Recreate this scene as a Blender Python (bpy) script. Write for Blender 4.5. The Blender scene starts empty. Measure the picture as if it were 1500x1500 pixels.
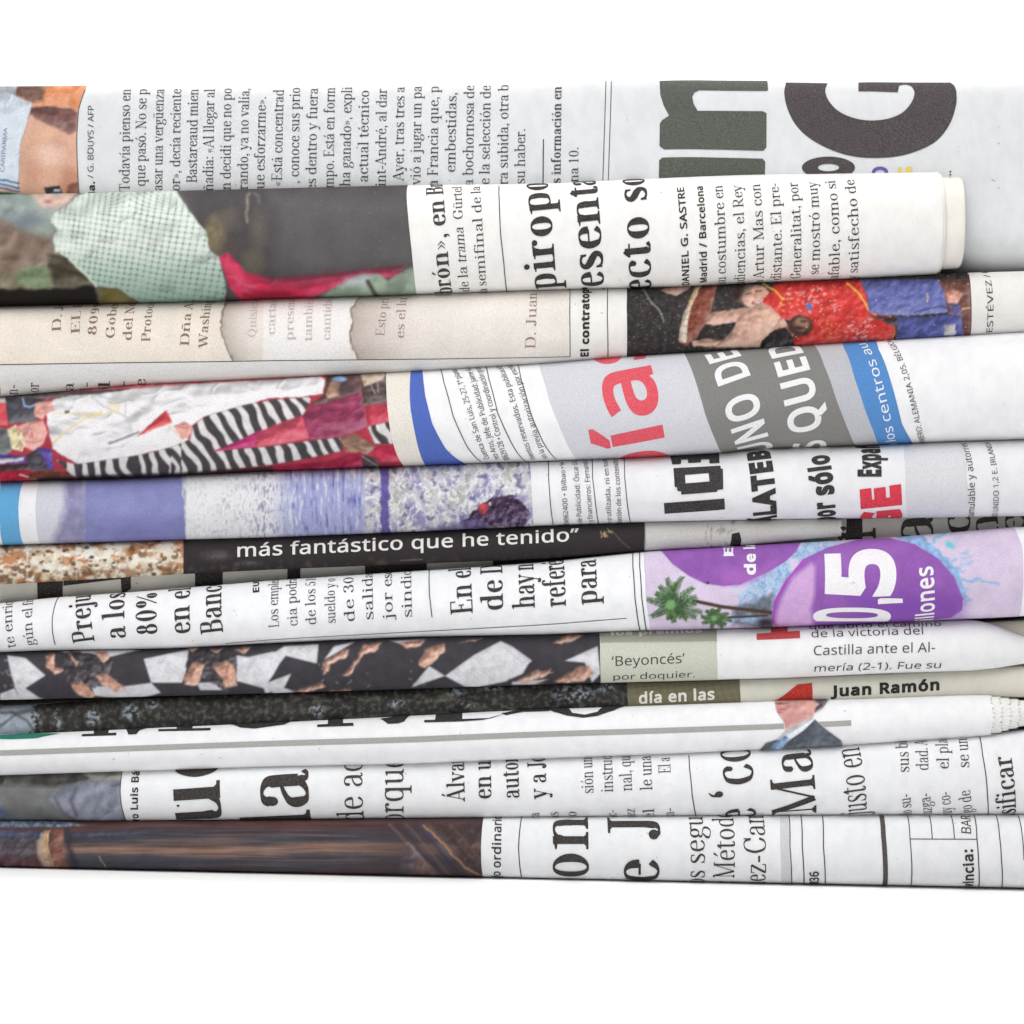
import bpy, bmesh, math, os
import numpy as np
from mathutils import Vector, geometry

# ---------------------------------------------------------------- camera, world, lamps, exposure
S = 0.00014            # metres per layout unit (a body text line pitch of 25 units is 3.5 mm)
D = 4000.0             # camera distance from the plane of the folds, in layout units
SC = bpy.context.scene
COL = SC.collection
rng = np.random.default_rng(7)

cam = bpy.data.cameras.new('camera'); cam_o = bpy.data.objects.new('camera', cam); COL.objects.link(cam_o)
cam_o.location = (0, -D*S, 0); cam_o.rotation_euler = (math.pi/2, 0, 0)
cam.sensor_width = 36; cam.lens = 36*D/1500; cam.clip_start = 0.01; cam.clip_end = 50
SC.camera = cam_o

world = bpy.data.worlds.new('World'); SC.world = world; world.use_nodes = True
world.node_tree.nodes['Background'].inputs[0].default_value = (1.0, 1.0, 1.0, 1)
world.node_tree.nodes['Background'].inputs[1].default_value = 0.13

def area(name, loc, target, size, energy, col=(1, 1, 1)):
    l = bpy.data.lights.new(name, 'AREA'); l.energy = energy; l.size = size; l.color = col
    o = bpy.data.objects.new(name, l); COL.objects.link(o); o.location = loc
    o.rotation_euler = (Vector(target)-Vector(loc)).to_track_quat('-Z', 'Y').to_euler()
    return o
area('key_softbox', (-0.22, -0.66, 0.92), (0, -0.02, 0), 0.55, 5.75, (1, 0.985, 0.965))
area('fill_softbox', (0.45, -0.95, 0.30), (0, 0, 0), 0.6, 1.45, (0.97, 0.985, 1))
area('added_table_light', (0.0, -0.30, 0.42), (0.0, -0.11, -0.1), 0.40, 0.62, (1, 1, 1)).data.spread = math.radians(95)  # unseen light added to brighten the white surface in front of the stack
area('added_background_light', (0, 0.35, 1.1), (0, 0.75, 0.0), 0.8, 15.0)  # unseen light added to push the backdrop to pure white

SC.view_settings.view_transform = 'Standard'; SC.view_settings.look = 'None'
SC.view_settings.gamma = 1; SC.view_settings.exposure = 0.0
try: SC.view_settings.use_curve_mapping = False
except Exception: pass
SC.cycles.max_bounces = 8; SC.cycles.diffuse_bounces = 5

# ---------------------------------------------------------------- materials
def lin(c):
    c = np.asarray(c, float)/255.0
    return np.where(c <= 0.04045, c/12.92, ((c+0.055)/1.055)**2.4)
INKF = 0.845
def press(c, k=0.055):
    """newsprint never takes a full ink: the paper shows through the dots"""
    c = np.asarray(c, float); return c+k*(236-c)*(c < 236)
def nt_mat(name):
    m = bpy.data.materials.new(name); m.use_nodes = True
    b = m.node_tree.nodes['Principled BSDF']
    b.inputs['Roughness'].default_value = 0.78
    b.inputs['Specular IOR Level'].default_value = 0.13
    return m, m.node_tree.nodes, m.node_tree.links, b
def noise(nodes, links, scale, detail, coord, stretch=None):
    n = nodes.new('ShaderNodeTexNoise'); n.inputs['Scale'].default_value = scale
    n.inputs['Detail'].default_value = detail
    if stretch:
        mp = nodes.new('ShaderNodeMapping'); mp.inputs['Scale'].default_value = stretch
        links.new(coord, mp.inputs['Vector']); links.new(mp.outputs[0], n.inputs['Vector'])
    else: links.new(coord, n.inputs['Vector'])
    return n.outputs['Fac']
def ramp(nodes, links, fac, p0, c0, p1, c1):
    r = nodes.new('ShaderNodeValToRGB'); e = r.color_ramp.elements
    e[0].position = p0; e[0].color = tuple(c0)+(1,); e[1].position = p1; e[1].color = tuple(c1)+(1,)
    links.new(fac, r.inputs[0]); return r.outputs[0]
def mul(nodes, links, a, b, f=1.0):
    m = nodes.new('ShaderNodeMix'); m.data_type = 'RGBA'; m.blend_type = 'MULTIPLY'
    m.inputs[0].default_value = f
    links.new(a, m.inputs[6]); links.new(b, m.inputs[7]); return m.outputs[2]
def fibre(nodes, links, b, coord, k=1.0):
    """paper fibre and slight cockle, as bump"""
    f1 = noise(nodes, links, 2600, 3, coord, (0.55, 1, 1))
    f2 = noise(nodes, links, 90, 3, coord, (0.5, 1, 1))
    f3 = noise(nodes, links, 210, 4, coord, (0.22, 1, 1))
    a3 = nodes.new('ShaderNodeMath'); a3.operation = 'MULTIPLY_ADD'; a3.inputs[1].default_value = 2.6; links.new(f3, a3.inputs[0]); links.new(f1, a3.inputs[2]); f1 = a3.outputs[0]
    ad = nodes.new('ShaderNodeMath'); ad.operation = 'MULTIPLY_ADD'; ad.inputs[1].default_value = 10.0
    links.new(f2, ad.inputs[0]); links.new(f1, ad.inputs[2])
    bp = nodes.new('ShaderNodeBump'); bp.inputs['Strength'].default_value = 0.24*k
    bp.inputs['Distance'].default_value = 0.00006
    links.new(ad.outputs[0], bp.inputs['Height']); links.new(bp.outputs[0], b.inputs['Normal'])
def grain(nodes, links, coord, lo):
    a = ramp(nodes, links, noise(nodes, links, 4200, 2, coord), 0.30, (lo,)*3, 0.62, (1, 1, 1))
    c = ramp(nodes, links, noise(nodes, links, 55, 4, coord), 0.25, (0.955, 0.953, 0.95), 0.75, (1, 1, 1))
    return mul(nodes, links, a, c)
PAPER = {}
def paper(rgb):
    if rgb in PAPER: return PAPER[rgb]
    m, N, L, b = nt_mat('newsprint')
    tc = N.new('ShaderNodeTexCoord').outputs['Object']
    base = N.new('ShaderNodeRGB'); base.outputs[0].default_value = tuple(lin(rgb)*INKF)+(1,)
    c = mul(N, L, base.outputs[0], grain(N, L, tc, 0.95))
    # sparse dark fibre specks of recycled pulp
    sp = ramp(N, L, noise(N, L, 900, 1, tc), 0.16, (0.55, 0.53, 0.5), 0.235, (1, 1, 1))
    # ghost of the print on the reverse
    gh = ramp(N, L, noise(N, L, 420, 4, tc, (1, 1, 0.6)), 0.36, (0.945, 0.947, 0.952), 0.60, (1, 1, 1))
    c = mul(N, L, mul(N, L, c, sp), gh)
    L.new(c, b.inputs['Base Color']); fibre(N, L, b, tc)
    PAPER[rgb] = m; return m
INK = {}
def ink(rgb):
    if rgb in INK: return INK[rgb]
    m, N, L, b = nt_mat('printing_ink')
    tc = N.new('ShaderNodeTexCoord').outputs['Object']
    c0 = lin(press(rgb, 0.03))*INKF
    up = c0*1.0+0.045*(1-c0)
    col = ramp(N, L, noise(N, L, 3800, 3, tc), 0.42, c0*0.86, 0.72, np.minimum(up, 1))
    L.new(col, b.inputs['Base Color']); fibre(N, L, b, tc, 0.7)
    INK[rgb] = m; return m
def print_mat():
    m, N, L, b = nt_mat('four_colour_print')
    tc = N.new('ShaderNodeTexCoord').outputs['Object']
    at = N.new('ShaderNodeAttribute'); at.attribute_name = 'print'
    c = mul(N, L, at.outputs['Color'], grain(N, L, tc, 0.82))
    L.new(c, b.inputs['Base Color']); fibre(N, L, b, tc, 0.8)
    return m
PRINT = print_mat()

# ---------------------------------------------------------------- mesh helpers
def mesh_obj(name, verts, faces, mat, parent=None, origin=(0, 0, 0), smooth=True, colours=None):
    """verts in layout units (x right, y away, z up); faces: (n,3) or (n,4) array or list of arrays"""
    v = np.asarray(verts, float)*S-np.asarray(origin)
    me = bpy.data.meshes.new(name)
    fl = faces if isinstance(faces, list) else [faces]
    fl = [np.asarray(f, np.int32) for f in fl if len(f)]
    loops = np.concatenate([f.ravel() for f in fl])
    tot = np.concatenate([np.full(len(f), f.shape[1], np.int32) for f in fl])
    st = np.concatenate([[0], np.cumsum(tot)[:-1]]).astype(np.int32)
    me.vertices.add(len(v)); me.vertices.foreach_set('co', v.astype(np.float32).ravel())
    me.loops.add(len(loops)); me.loops.foreach_set('vertex_index', loops)
    me.polygons.add(len(tot)); me.polygons.foreach_set('loop_start', st)
    try: me.polygons.foreach_set('loop_total', tot)
    except Exception: pass
    me.polygons.foreach_set('use_smooth', np.full(len(tot), smooth))
    if colours is not None:
        at = me.color_attributes.new('print', 'FLOAT_COLOR', 'POINT')
        c4 = np.ones((len(v), 4), np.float32); c4[:, :3] = colours
        at.data.foreach_set('color', c4.ravel())
    me.update(calc_edges=True); me.validate()
    me.materials.append(mat)
    o = bpy.data.objects.new(name, me); COL.objects.link(o)
    if parent is not None: o.parent = parent
    return o
def quads(ni, nj, base=0):
    i, j = np.meshgrid(np.arange(ni-1), np.arange(nj-1), indexing='ij')
    a = (i*nj+j).ravel()+base
    return np.stack([a, a+nj, a+nj+1, a+1], 1)
def wave(seed, sx, sw, n=7):
    r = np.random.default_rng(seed)
    k = [(r.uniform(0.4, 1.6)/sx, r.uniform(-1.5, 1.5)/sw, r.uniform(0, 6.28), r.uniform(0.4, 1)) for _ in range(n)]
    return lambda x, w: sum(a*np.sin(6.28*(fx*x+fw*w)+p) for fx, fw, p, a in k)/n
def smooth_interp(keys, x):
    """piecewise linear through the keys, rounded at the joints"""
    kx = [k[0] for k in keys]; ky = [k[1] for k in keys]
    kx = [-900]+kx+[2400]
    s0 = (ky[1]-ky[0])/(kx[2]-kx[1]); s1 = (ky[-1]-ky[-2])/(kx[-2]-kx[-3])
    ky = [ky[0]-0.4*s0*(kx[1]-kx[0])]+ky+[ky[-1]+0.3*s1*(kx[-1]-kx[-2])]
    acc = 0
    offs = np.linspace(-28, 28, 9)
    for o in offs: acc = acc+np.interp(x+o, kx, ky)
    return acc/len(offs)

# ---------------------------------------------------------------- a folded newspaper
BACKW = 160.0
class Newspaper:
    """A folded paper: a rounded fold facing the viewer, running back between its neighbours.
    top / bottom: heights of its upper and lower limits along x."""
    def __init__(s, label, top, bottom, rgb, depth=0.95, power=2.3, set_back=0.0, x0=-420, x1=1940, seed=1, cockle=2.9, maxa=75, thick=3.0, ragged=False, page_x1=None, root=None, power_lo=None, under=None):
        s.label = label; s.sb = set_back; s.rgb = rgb; s.thick = thick
        nx = int((x1-x0)/7)+1
        s.xs = np.linspace(x0, x1, nx); s.x0, s.x1 = x0, x1; s.dx = s.xs[1]-s.xs[0]
        yt = smooth_interp(top, s.xs); yb = smooth_interp(bottom, s.xs)
        zc = 750-(yt+yb)/2; h = (yb-yt)/2
        a = np.minimum(depth*h, maxa)
        ph = np.linspace(-math.pi/2, math.pi/2, 241)
        ph = ph+0.18*np.sin(2*ph)*0          # even angles
        zn = np.sign(np.sin(ph))*np.abs(np.sin(ph))**(2/power); yn = -np.abs(np.cos(ph))**(2/power)
        half = 0
        cols = []
        for j in range(nx):
            yy = yn
            if power_lo: yy = np.where(ph < 0, -np.abs(np.cos(ph))**(2/float(np.interp(s.xs[j], *power_lo))), yn)
            z = zc[j]+h[j]*zn; y = a[j]*yy
            if under: y = y+np.where(ph < 0, (1+yn)*float(np.interp(s.xs[j], *under)), 0)
            bk = y[0]
            lb = np.linspace(0, BACKW+260, 60)[1:]
            zlo = zc[j]-h[j]*(1-0.10*lb/400); zhi = zc[j]+h[j]*(1-0.10*lb/400)
            pz = np.concatenate([zlo[::-1], z, zhi]); py = np.concatenate([bk+lb[::-1], y, lb])
            L = np.concatenate([[0], np.cumsum(np.hypot(np.diff(pz), np.diff(py)))])
            mid = L[len(lb)+120]
            cols.append((L-mid, py, pz)); half = max(half, mid-L[len(lb)])
        s.half = half; s.W = half+BACKW
        s.dw = 2.0; nw = int(2*s.W/s.dw)+1
        s.ws = np.linspace(-s.W, s.W, nw); s.dw = s.ws[1]-s.ws[0]
        s.G = np.zeros((nx, nw, 3))
        wv = wave(seed, 520, 260); wv2 = wave(seed+50, 150, 190)
        for j in range(nx):
            L, py, pz = cols[j]
            s.G[j, :, 0] = s.xs[j]-750
            y = np.interp(s.ws, L, py); z = np.interp(s.ws, L, pz)
            c = np.clip(-y/max(a[j], 1), 0, 1)
            y = y+c*(cockle*1.7*wv(s.xs[j], s.ws)+cockle*0.6*wv2(s.xs[j], s.ws))
            s.G[j, :, 1] = y+s.sb; s.G[j, :, 2] = z
        gx = np.gradient(s.G, axis=0); gw = np.gradient(s.G, axis=1)
        n = np.cross(gx, gw); s.N = n/np.maximum(np.linalg.norm(n, axis=2, keepdims=True), 1e-9)
        if s.N[nx//2, nw//2, 1] > 0: s.N = -s.N
        f = D/(D+s.G[:, :, 1])
        s.PX = 750+s.G[:, :, 0]*f; s.PY = 750-s.G[:, :, 2]*f
        # the Empty at the paper's base
        s.origin = np.array([0.0, 0.0, (750-float(np.interp(750, s.xs, yb)))*S])
        if root is not None:
            s.root = root.root; s.origin = root.origin; s.page = None; return
        e = bpy.data.objects.new('folded_newspaper', None); COL.objects.link(e)
        e.location = s.origin; e.empty_display_size = 0.02
        e['label'] = label; e['category'] = 'newspaper'; e['group'] = 'folded newspapers in the stack'
        s.root = e
        s.page = s.shell('outer_page', s.x0, page_x1 or s.x1, 0.0, rgb, e, ragged=ragged)
    def _bil(s, A, u, w):
        i = np.clip((np.asarray(u, float)-s.x0)/s.dx, 0, len(s.xs)-1.001); j = np.clip((np.asarray(w, float)+s.W)/s.dw, 0, len(s.ws)-1.001)
        i0 = i.astype(int); j0 = j.astype(int); fi = i-i0; fj = j-j0
        if A.ndim == 3: fi = fi[..., None]; fj = fj[..., None]
        return (A[i0, j0]*(1-fi)*(1-fj)+A[i0+1, j0]*fi*(1-fj)+A[i0, j0+1]*(1-fi)*fj+A[i0+1, j0+1]*fi*fj)
    def at(s, u, w, off=0.0):
        off = np.asarray(off, float)
        return s._bil(s.G, u, w)+s._bil(s.N, u, w)*(off[..., None] if off.ndim else off)
    def seen(s, u, w): return s._bil(s.PX, u, w), s._bil(s.PY, u, w)
    def uw(s, px, py):
        """sheet coordinates (along the fold, around the fold) of a point on the page"""
        u = float(px); w = 0.0
        m = np.abs(s.ws) <= s.half+8
        for _ in range(5):
            wr = s.ws[m]; col = s._bil(s.PY, np.full(wr.shape, u), wr)
            k = np.arange(len(col)); b, e = int(np.argmax(col)), int(np.argmin(col))
            if b > e: b, e = e, b
            w = float(np.interp(-py, -col[b:e+1], wr[b:e+1]))
            u += float(px)-float(s._bil(s.PX, np.array([u]), np.array([w]))[0])
        return u, w
    def shell(s, name, x0, x1, inset, rgb, parent, thick=None, ragged=False, back=True, shrink=0.0):
        thick = s.thick if thick is None else thick
        nx = max(int((x1-x0)/7), 6)+1
        xs = np.linspace(x0, x1, nx)
        front = np.arange(-s.half-20, s.half+20.01, 3.0)
        bk = np.array([40, 70, 110, BACKW-2])
        ws = np.concatenate([-(s.half+bk)[::-1], front, s.half+bk])
        U, Wg = np.meshgrid(xs, ws, indexing='ij')
        if ragged:
            t = np.clip((U-(x1-14))/14, 0, 1)
            r2 = np.random.default_rng(int(x1*7)); rr = np.convolve(r2.uniform(-1, 1, len(ws)), [0.3, 0.5, 0.3], 'same')
            U = U+t*(2.6*rr[None, :]+1.6*np.sign(np.sin(ws*0.9))[None, :])
        P = s.at(U, Wg, -inset); Q = s.at(U, Wg, -inset-thick)
        nw = len(ws)
        # run the sheet on to the back of the pile
        ext = 900.0
        def withback(A):
            lo = A[:, :1].copy(); hi = A[:, -1:].copy(); lo[..., 1] += ext; hi[..., 1] += ext
            return np.concatenate([lo, A, hi], 1)
        P, Q = withback(P), withback(Q); nw += 2
        f1 = quads(nx, nw); f2 = quads(nx, nw, nx*nw)[:, ::-1]
        rim = []
        for i in (0, nx-1):
            a = 2*nx*nw+len(rim)*2*nw+np.arange(nw-1); b = a+nw
            q = np.stack([a, a+1, b+1, b], 1); rim.append(q if i == 0 else q[:, ::-1])
        V = np.concatenate([P.reshape(-1, 3), Q.reshape(-1, 3), P[0], Q[0], P[-1], Q[-1]])     # the cut edges keep corners of their own
        return mesh_obj(name, V, np.concatenate([f1, f2]+rim), paper(rgb), parent, s.origin)
    # ---- printing
    def patch(s, name, left, right, colour, w0=None, w1=None, off=0.35, step=1.35, label=None, parent=None):
        """a printed area between two edges (lists of points on the page), coloured per point"""
        def edge(pts):
            q = sorted([s.uw(*p)[::-1] for p in pts]); wv = [a for a, _ in q]; uv = [b for _, b in q]
            return lambda w: np.interp(w, wv, uv)
        el, er = edge(left), edge(right)
        w0 = -s.half-6 if w0 is None else w0; w1 = s.half+6 if w1 is None else w1
        nw = int((w1-w0)/step)+2; ws = np.linspace(w0, w1, nw)
        l, r = el(ws), er(ws)
        nu = int(np.max(r-l)/step)+2
        t = np.linspace(0, 1, nu)[:, None]
        U = l[None, :]*(1-t)+r[None, :]*t; Wg = np.broadcast_to(ws[None, :], U.shape)
        P = s.at(U, Wg, off); px, py = s.seen(U, Wg)
        c = colour(px, py) if callable(colour) else np.broadcast_to(np.asarray(colour, float), px.shape+(3,))
        o = mesh_obj(name, P.reshape(-1, 3), quads(nu, nw), PRINT, parent or s.page, s.origin, colours=(lin(press(np.clip(c, 0, 255)))*INKF).reshape(-1, 3))
        if label: o['label'] = label
        return o
    def inked(s, name, jobs, rgb, off=0.7, label=None):
        """jobs: list of (uv (n,2), tris list of arrays, extra offset)"""
        V, F, n = [], {3: [], 4: []}, 0
        lim = s.W-3
        for uw, faces, dz in jobs:
            uw = np.asarray(uw, float); ok = np.abs(uw[:, 1]) < lim
            V.append(s.at(uw[:, 0], uw[:, 1], off+np.broadcast_to(dz, (len(uw),))))
            for f in faces:
                f = np.asarray(f, int)
                if len(f) == 0: continue
                f = f[ok[f].all(1)]
                if len(f): F[f.shape[1]].append(f+n)
            n += len(uw)
        fl = [np.concatenate(F[k]) for k in (3, 4) if F[k]]
        if not fl: return None
        V = np.concatenate(V)
        # faces look outward
        used = np.unique(np.concatenate([f.ravel() for f in fl])); mp = np.full(len(V), -1); mp[used] = np.arange(len(used))
        o = mesh_obj(name, V[used], [mp[f] for f in fl], ink(rgb), s.page, s.origin, smooth=True)
        if label: o['label'] = label
        return o
    # flat shapes given by points on the page
    def poly(s, pts, holes=(), dz=0.0):
        loops = [[Vector((*s.uw(*p), 0)) for p in pts]]+[[Vector((*s.uw(*p), 0)) for p in h] for h in holes]
        tris = geometry.tessellate_polygon(loops)
        flat = np.array([(v.x, v.y) for L in loops for v in L])
        return cut(flat, np.array(tris, int), 4.0)+(dz,)
    def rule(s, pts, width, dz=0.0):
        q = np.array([s.uw(*p) for p in pts])
        L = np.concatenate([[0], np.cumsum(np.linalg.norm(np.diff(q, axis=0), axis=1))])
        n = max(int(L[-1]/3), 2); t = np.linspace(0, L[-1], n)
        c = np.stack([np.interp(t, L, q[:, 0]), np.interp(t, L, q[:, 1])], 1)
        return strip(c, np.full(n, width))+(dz,)
    def text(s, txt, p0, p1, em, font='serif', bold=0.0, pre='', post='', italic=0.0, dz=0.0):
        """a line of type from p0 to p1 (points on the page at its baseline)"""
        a = np.array(s.uw(*p0)); b = np.array(s.uw(*p1))
        fn = serif_line if font == 'serif' else sans_line
        g0, g1, jobs = fn(pre, txt, post, bold, em)
        d = b-a; Ln = np.linalg.norm(d); t = d/Ln; up = np.array([-t[1], t[0]])
        sx = Ln/max(g1-g0, 1e-6)
        out = []
        for v, faces, k in jobs:
            x = (v[:, 0]+italic*v[:, 1]-g0)*sx; y = v[:, 1]*em
            out.append((a+x[:, None]*t+y[:, None]*up, faces, dz+k*0.02))
        return out

def strip(c, w, nc=2):
    """quad strip of varying width along points c, nc points across"""
    t = np.gradient(c, axis=0); t = t/np.maximum(np.linalg.norm(t, axis=1, keepdims=True), 1e-9)
    nrm = np.stack([-t[:, 1], t[:, 0]], 1)*np.asarray(w)[:, None]*0.5; n = len(c)
    v = np.concatenate([c+nrm*k for k in np.linspace(-1, 1, nc)]); i = np.arange(n-1)
    return v, [np.concatenate([np.stack([i, i+1, i+1+n, i+n], 1)+q*n for q in range(nc-1)])]
def cut(flat, tris, step, both=False):
    """cut a flat triangulated shape into bands so that it can follow the fold"""
    bm = bmesh.new(); vs = [bm.verts.new((p[0], p[1], 0)) for p in flat]
    for t in tris:
        if len(set(t)) == 3:
            try: bm.faces.new([vs[i] for i in t])
            except ValueError: pass
    for ax in (0, 1):
        lo, hi = flat[:, ax].min(), flat[:, ax].max()
        st = step if ax == 1 or both else step*3
        for c in np.arange(lo+st, hi, st):
            co = [0, 0, 0]; no = [0, 0, 0]; co[ax] = c; no[ax] = 1
            bmesh.ops.bisect_plane(bm, geom=bm.verts[:]+bm.edges[:]+bm.faces[:], dist=1e-5, plane_co=co, plane_no=no)
    bmesh.ops.triangulate(bm, faces=bm.faces[:])
    bm.verts.index_update()
    v = np.array([(q.co.x, q.co.y) for q in bm.verts]); f = np.array([[q.index for q in g.verts] for g in bm.faces], int)
    bm.free()
    return v, [f]

# ---------------------------------------------------------------- sans type (the built-in faces)
def load_sans():
    try:
        p = os.path.join(bpy.utils.resource_path('LOCAL'), 'datafiles', 'fonts', 'NotoSansHebrew-Regular.woff2')
        if os.path.exists(p): return bpy.data.fonts.load(p)
    except Exception: pass
    return None
SANS = load_sans(); SANSC = {}
def outline(v, f):
    """boundary loops of a triangulated glyph"""
    e = {}
    for t in f:
        for a, b in ((t[0], t[1]), (t[1], t[2]), (t[2], t[0])):
            if (b, a) in e: del e[(b, a)]
            else: e[(a, b)] = 1
    nxt = {}
    for a, b in e: nxt.setdefault(a, []).append(b)
    loops = []
    while nxt:
        a = next(iter(nxt)); L = [a]; c = nxt[a].pop()
        if not nxt[a]: del nxt[a]
        while c != L[0]:
            L.append(c)
            if c not in nxt: break
            n = nxt[c].pop()
            if not nxt[c]: del nxt[c]
            c = n
        loops.append(v[L])
    return loops
def rim_strip(p, b, step):
    """a band of width b outside a closed outline (outline runs with the letter on its left), with mitred corners"""
    q = [p[i] for i in range(len(p)) if np.linalg.norm(p[i]-p[i-1]) > 1e-4]
    p = np.array(q); d = np.roll(p, -1, 0)-p; L = np.linalg.norm(d, axis=1); d /= L[:, None]
    n1 = np.stack([d[:, 1], -d[:, 0]], 1); n0 = np.roll(n1, 1, 0); m = n0+n1; m /= np.maximum(np.linalg.norm(m, axis=1, keepdims=True), 1e-6)
    m /= np.maximum((m*n1).sum(1, keepdims=True), 0.5)
    P, M = [], []
    for i in range(len(p)):
        k = max(int(L[i]/step), 1); j = (i+1) % len(p)
        for t in np.arange(k)/k: P.append(p[i]*(1-t)+p[j]*t); M.append(m[i]*(1-t)+m[j]*t)
    P, M = np.array(P), np.array(M); n = len(P); i = np.arange(n); j = (i+1) % n
    nc = max(int(b/step)+2, 2)
    V = np.concatenate([P+M*k for k in np.linspace(-0.12*b, b, nc)])
    return V, [np.concatenate([np.stack([i, j, j+n, i+n], 1)+q*n for q in range(nc-1)])]
def sans_char(ch, st):
    if (ch, st) in SANSC: return SANSC[(ch, st)]
    def adv(t):
        c = bpy.data.curves.new('type', 'FONT')
        if SANS: c.font = SANS
        c.body = t; c.resolution_u = 5
        o = bpy.data.objects.new('type', c); COL.objects.link(o)
        me = bpy.data.meshes.new_from_object(o.evaluated_get(bpy.context.evaluated_depsgraph_get()))
        v = np.array([(q.co.x, q.co.y) for q in me.vertices]).reshape(-1, 2)
        me.calc_loop_triangles(); f = np.array([tuple(t.vertices) for t in me.loop_triangles], int).reshape(-1, 3)
        bpy.data.objects.remove(o); bpy.data.curves.remove(c); bpy.data.meshes.remove(me)
        return v, f
    v, f = adv(ch); w, _ = adv('|'+ch+'|'); b, _ = adv('||')
    step = (w[:, 0].max()-w[:, 0].min())-(b[:, 0].max()-b[:, 0].min()) if len(w) else 0.3
    loops = []
    if len(f):
        key = {}; ix = np.array([key.setdefault((round(a, 5), round(c, 5)), len(key)) for a, c in v]); v = np.array(list(key)); f = ix[f]
        f = np.array([t for t in f if len(set(t)) == 3])
        a2 = (v[f[:, 1], 0]-v[f[:, 0], 0])*(v[f[:, 2], 1]-v[f[:, 0], 1])-(v[f[:, 1], 1]-v[f[:, 0], 1])*(v[f[:, 2], 0]-v[f[:, 0], 0])
        f = np.where(a2[:, None] < 0, f[:, ::-1], f)
        loops = outline(v, f); v, (f,) = cut(v, f, st, True)
    SANSC[(ch, st)] = (v, f, step, loops); return SANSC[(ch, st)]
def sans_line(pre, txt, post, bold, em):
    st = 0.2 if em < 30 else 0.1 if em < 60 else round(4.0/em, 3)
    jobs = []; x = 0.0; marks = {}
    for part, tag in ((pre, 'p'), (txt, 't'), (post, 'q')):
        if tag == 't': marks['a'] = x
        for ch in part:
            v, f, a, loops = sans_char(ch, st)
            if len(f):
                o = np.array([x+bold, 0]); jobs.append((v+o, [f], 0))
                if bold:
                    for k, L in enumerate(loops):
                        rv, rf = rim_strip(L, bold, st); jobs.append((rv+o, rf, 1+k))
            x += a+bold*1.6
        if tag == 't': marks['b'] = x
    return marks['a']+0.05, marks['b']-0.05, jobs
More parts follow.
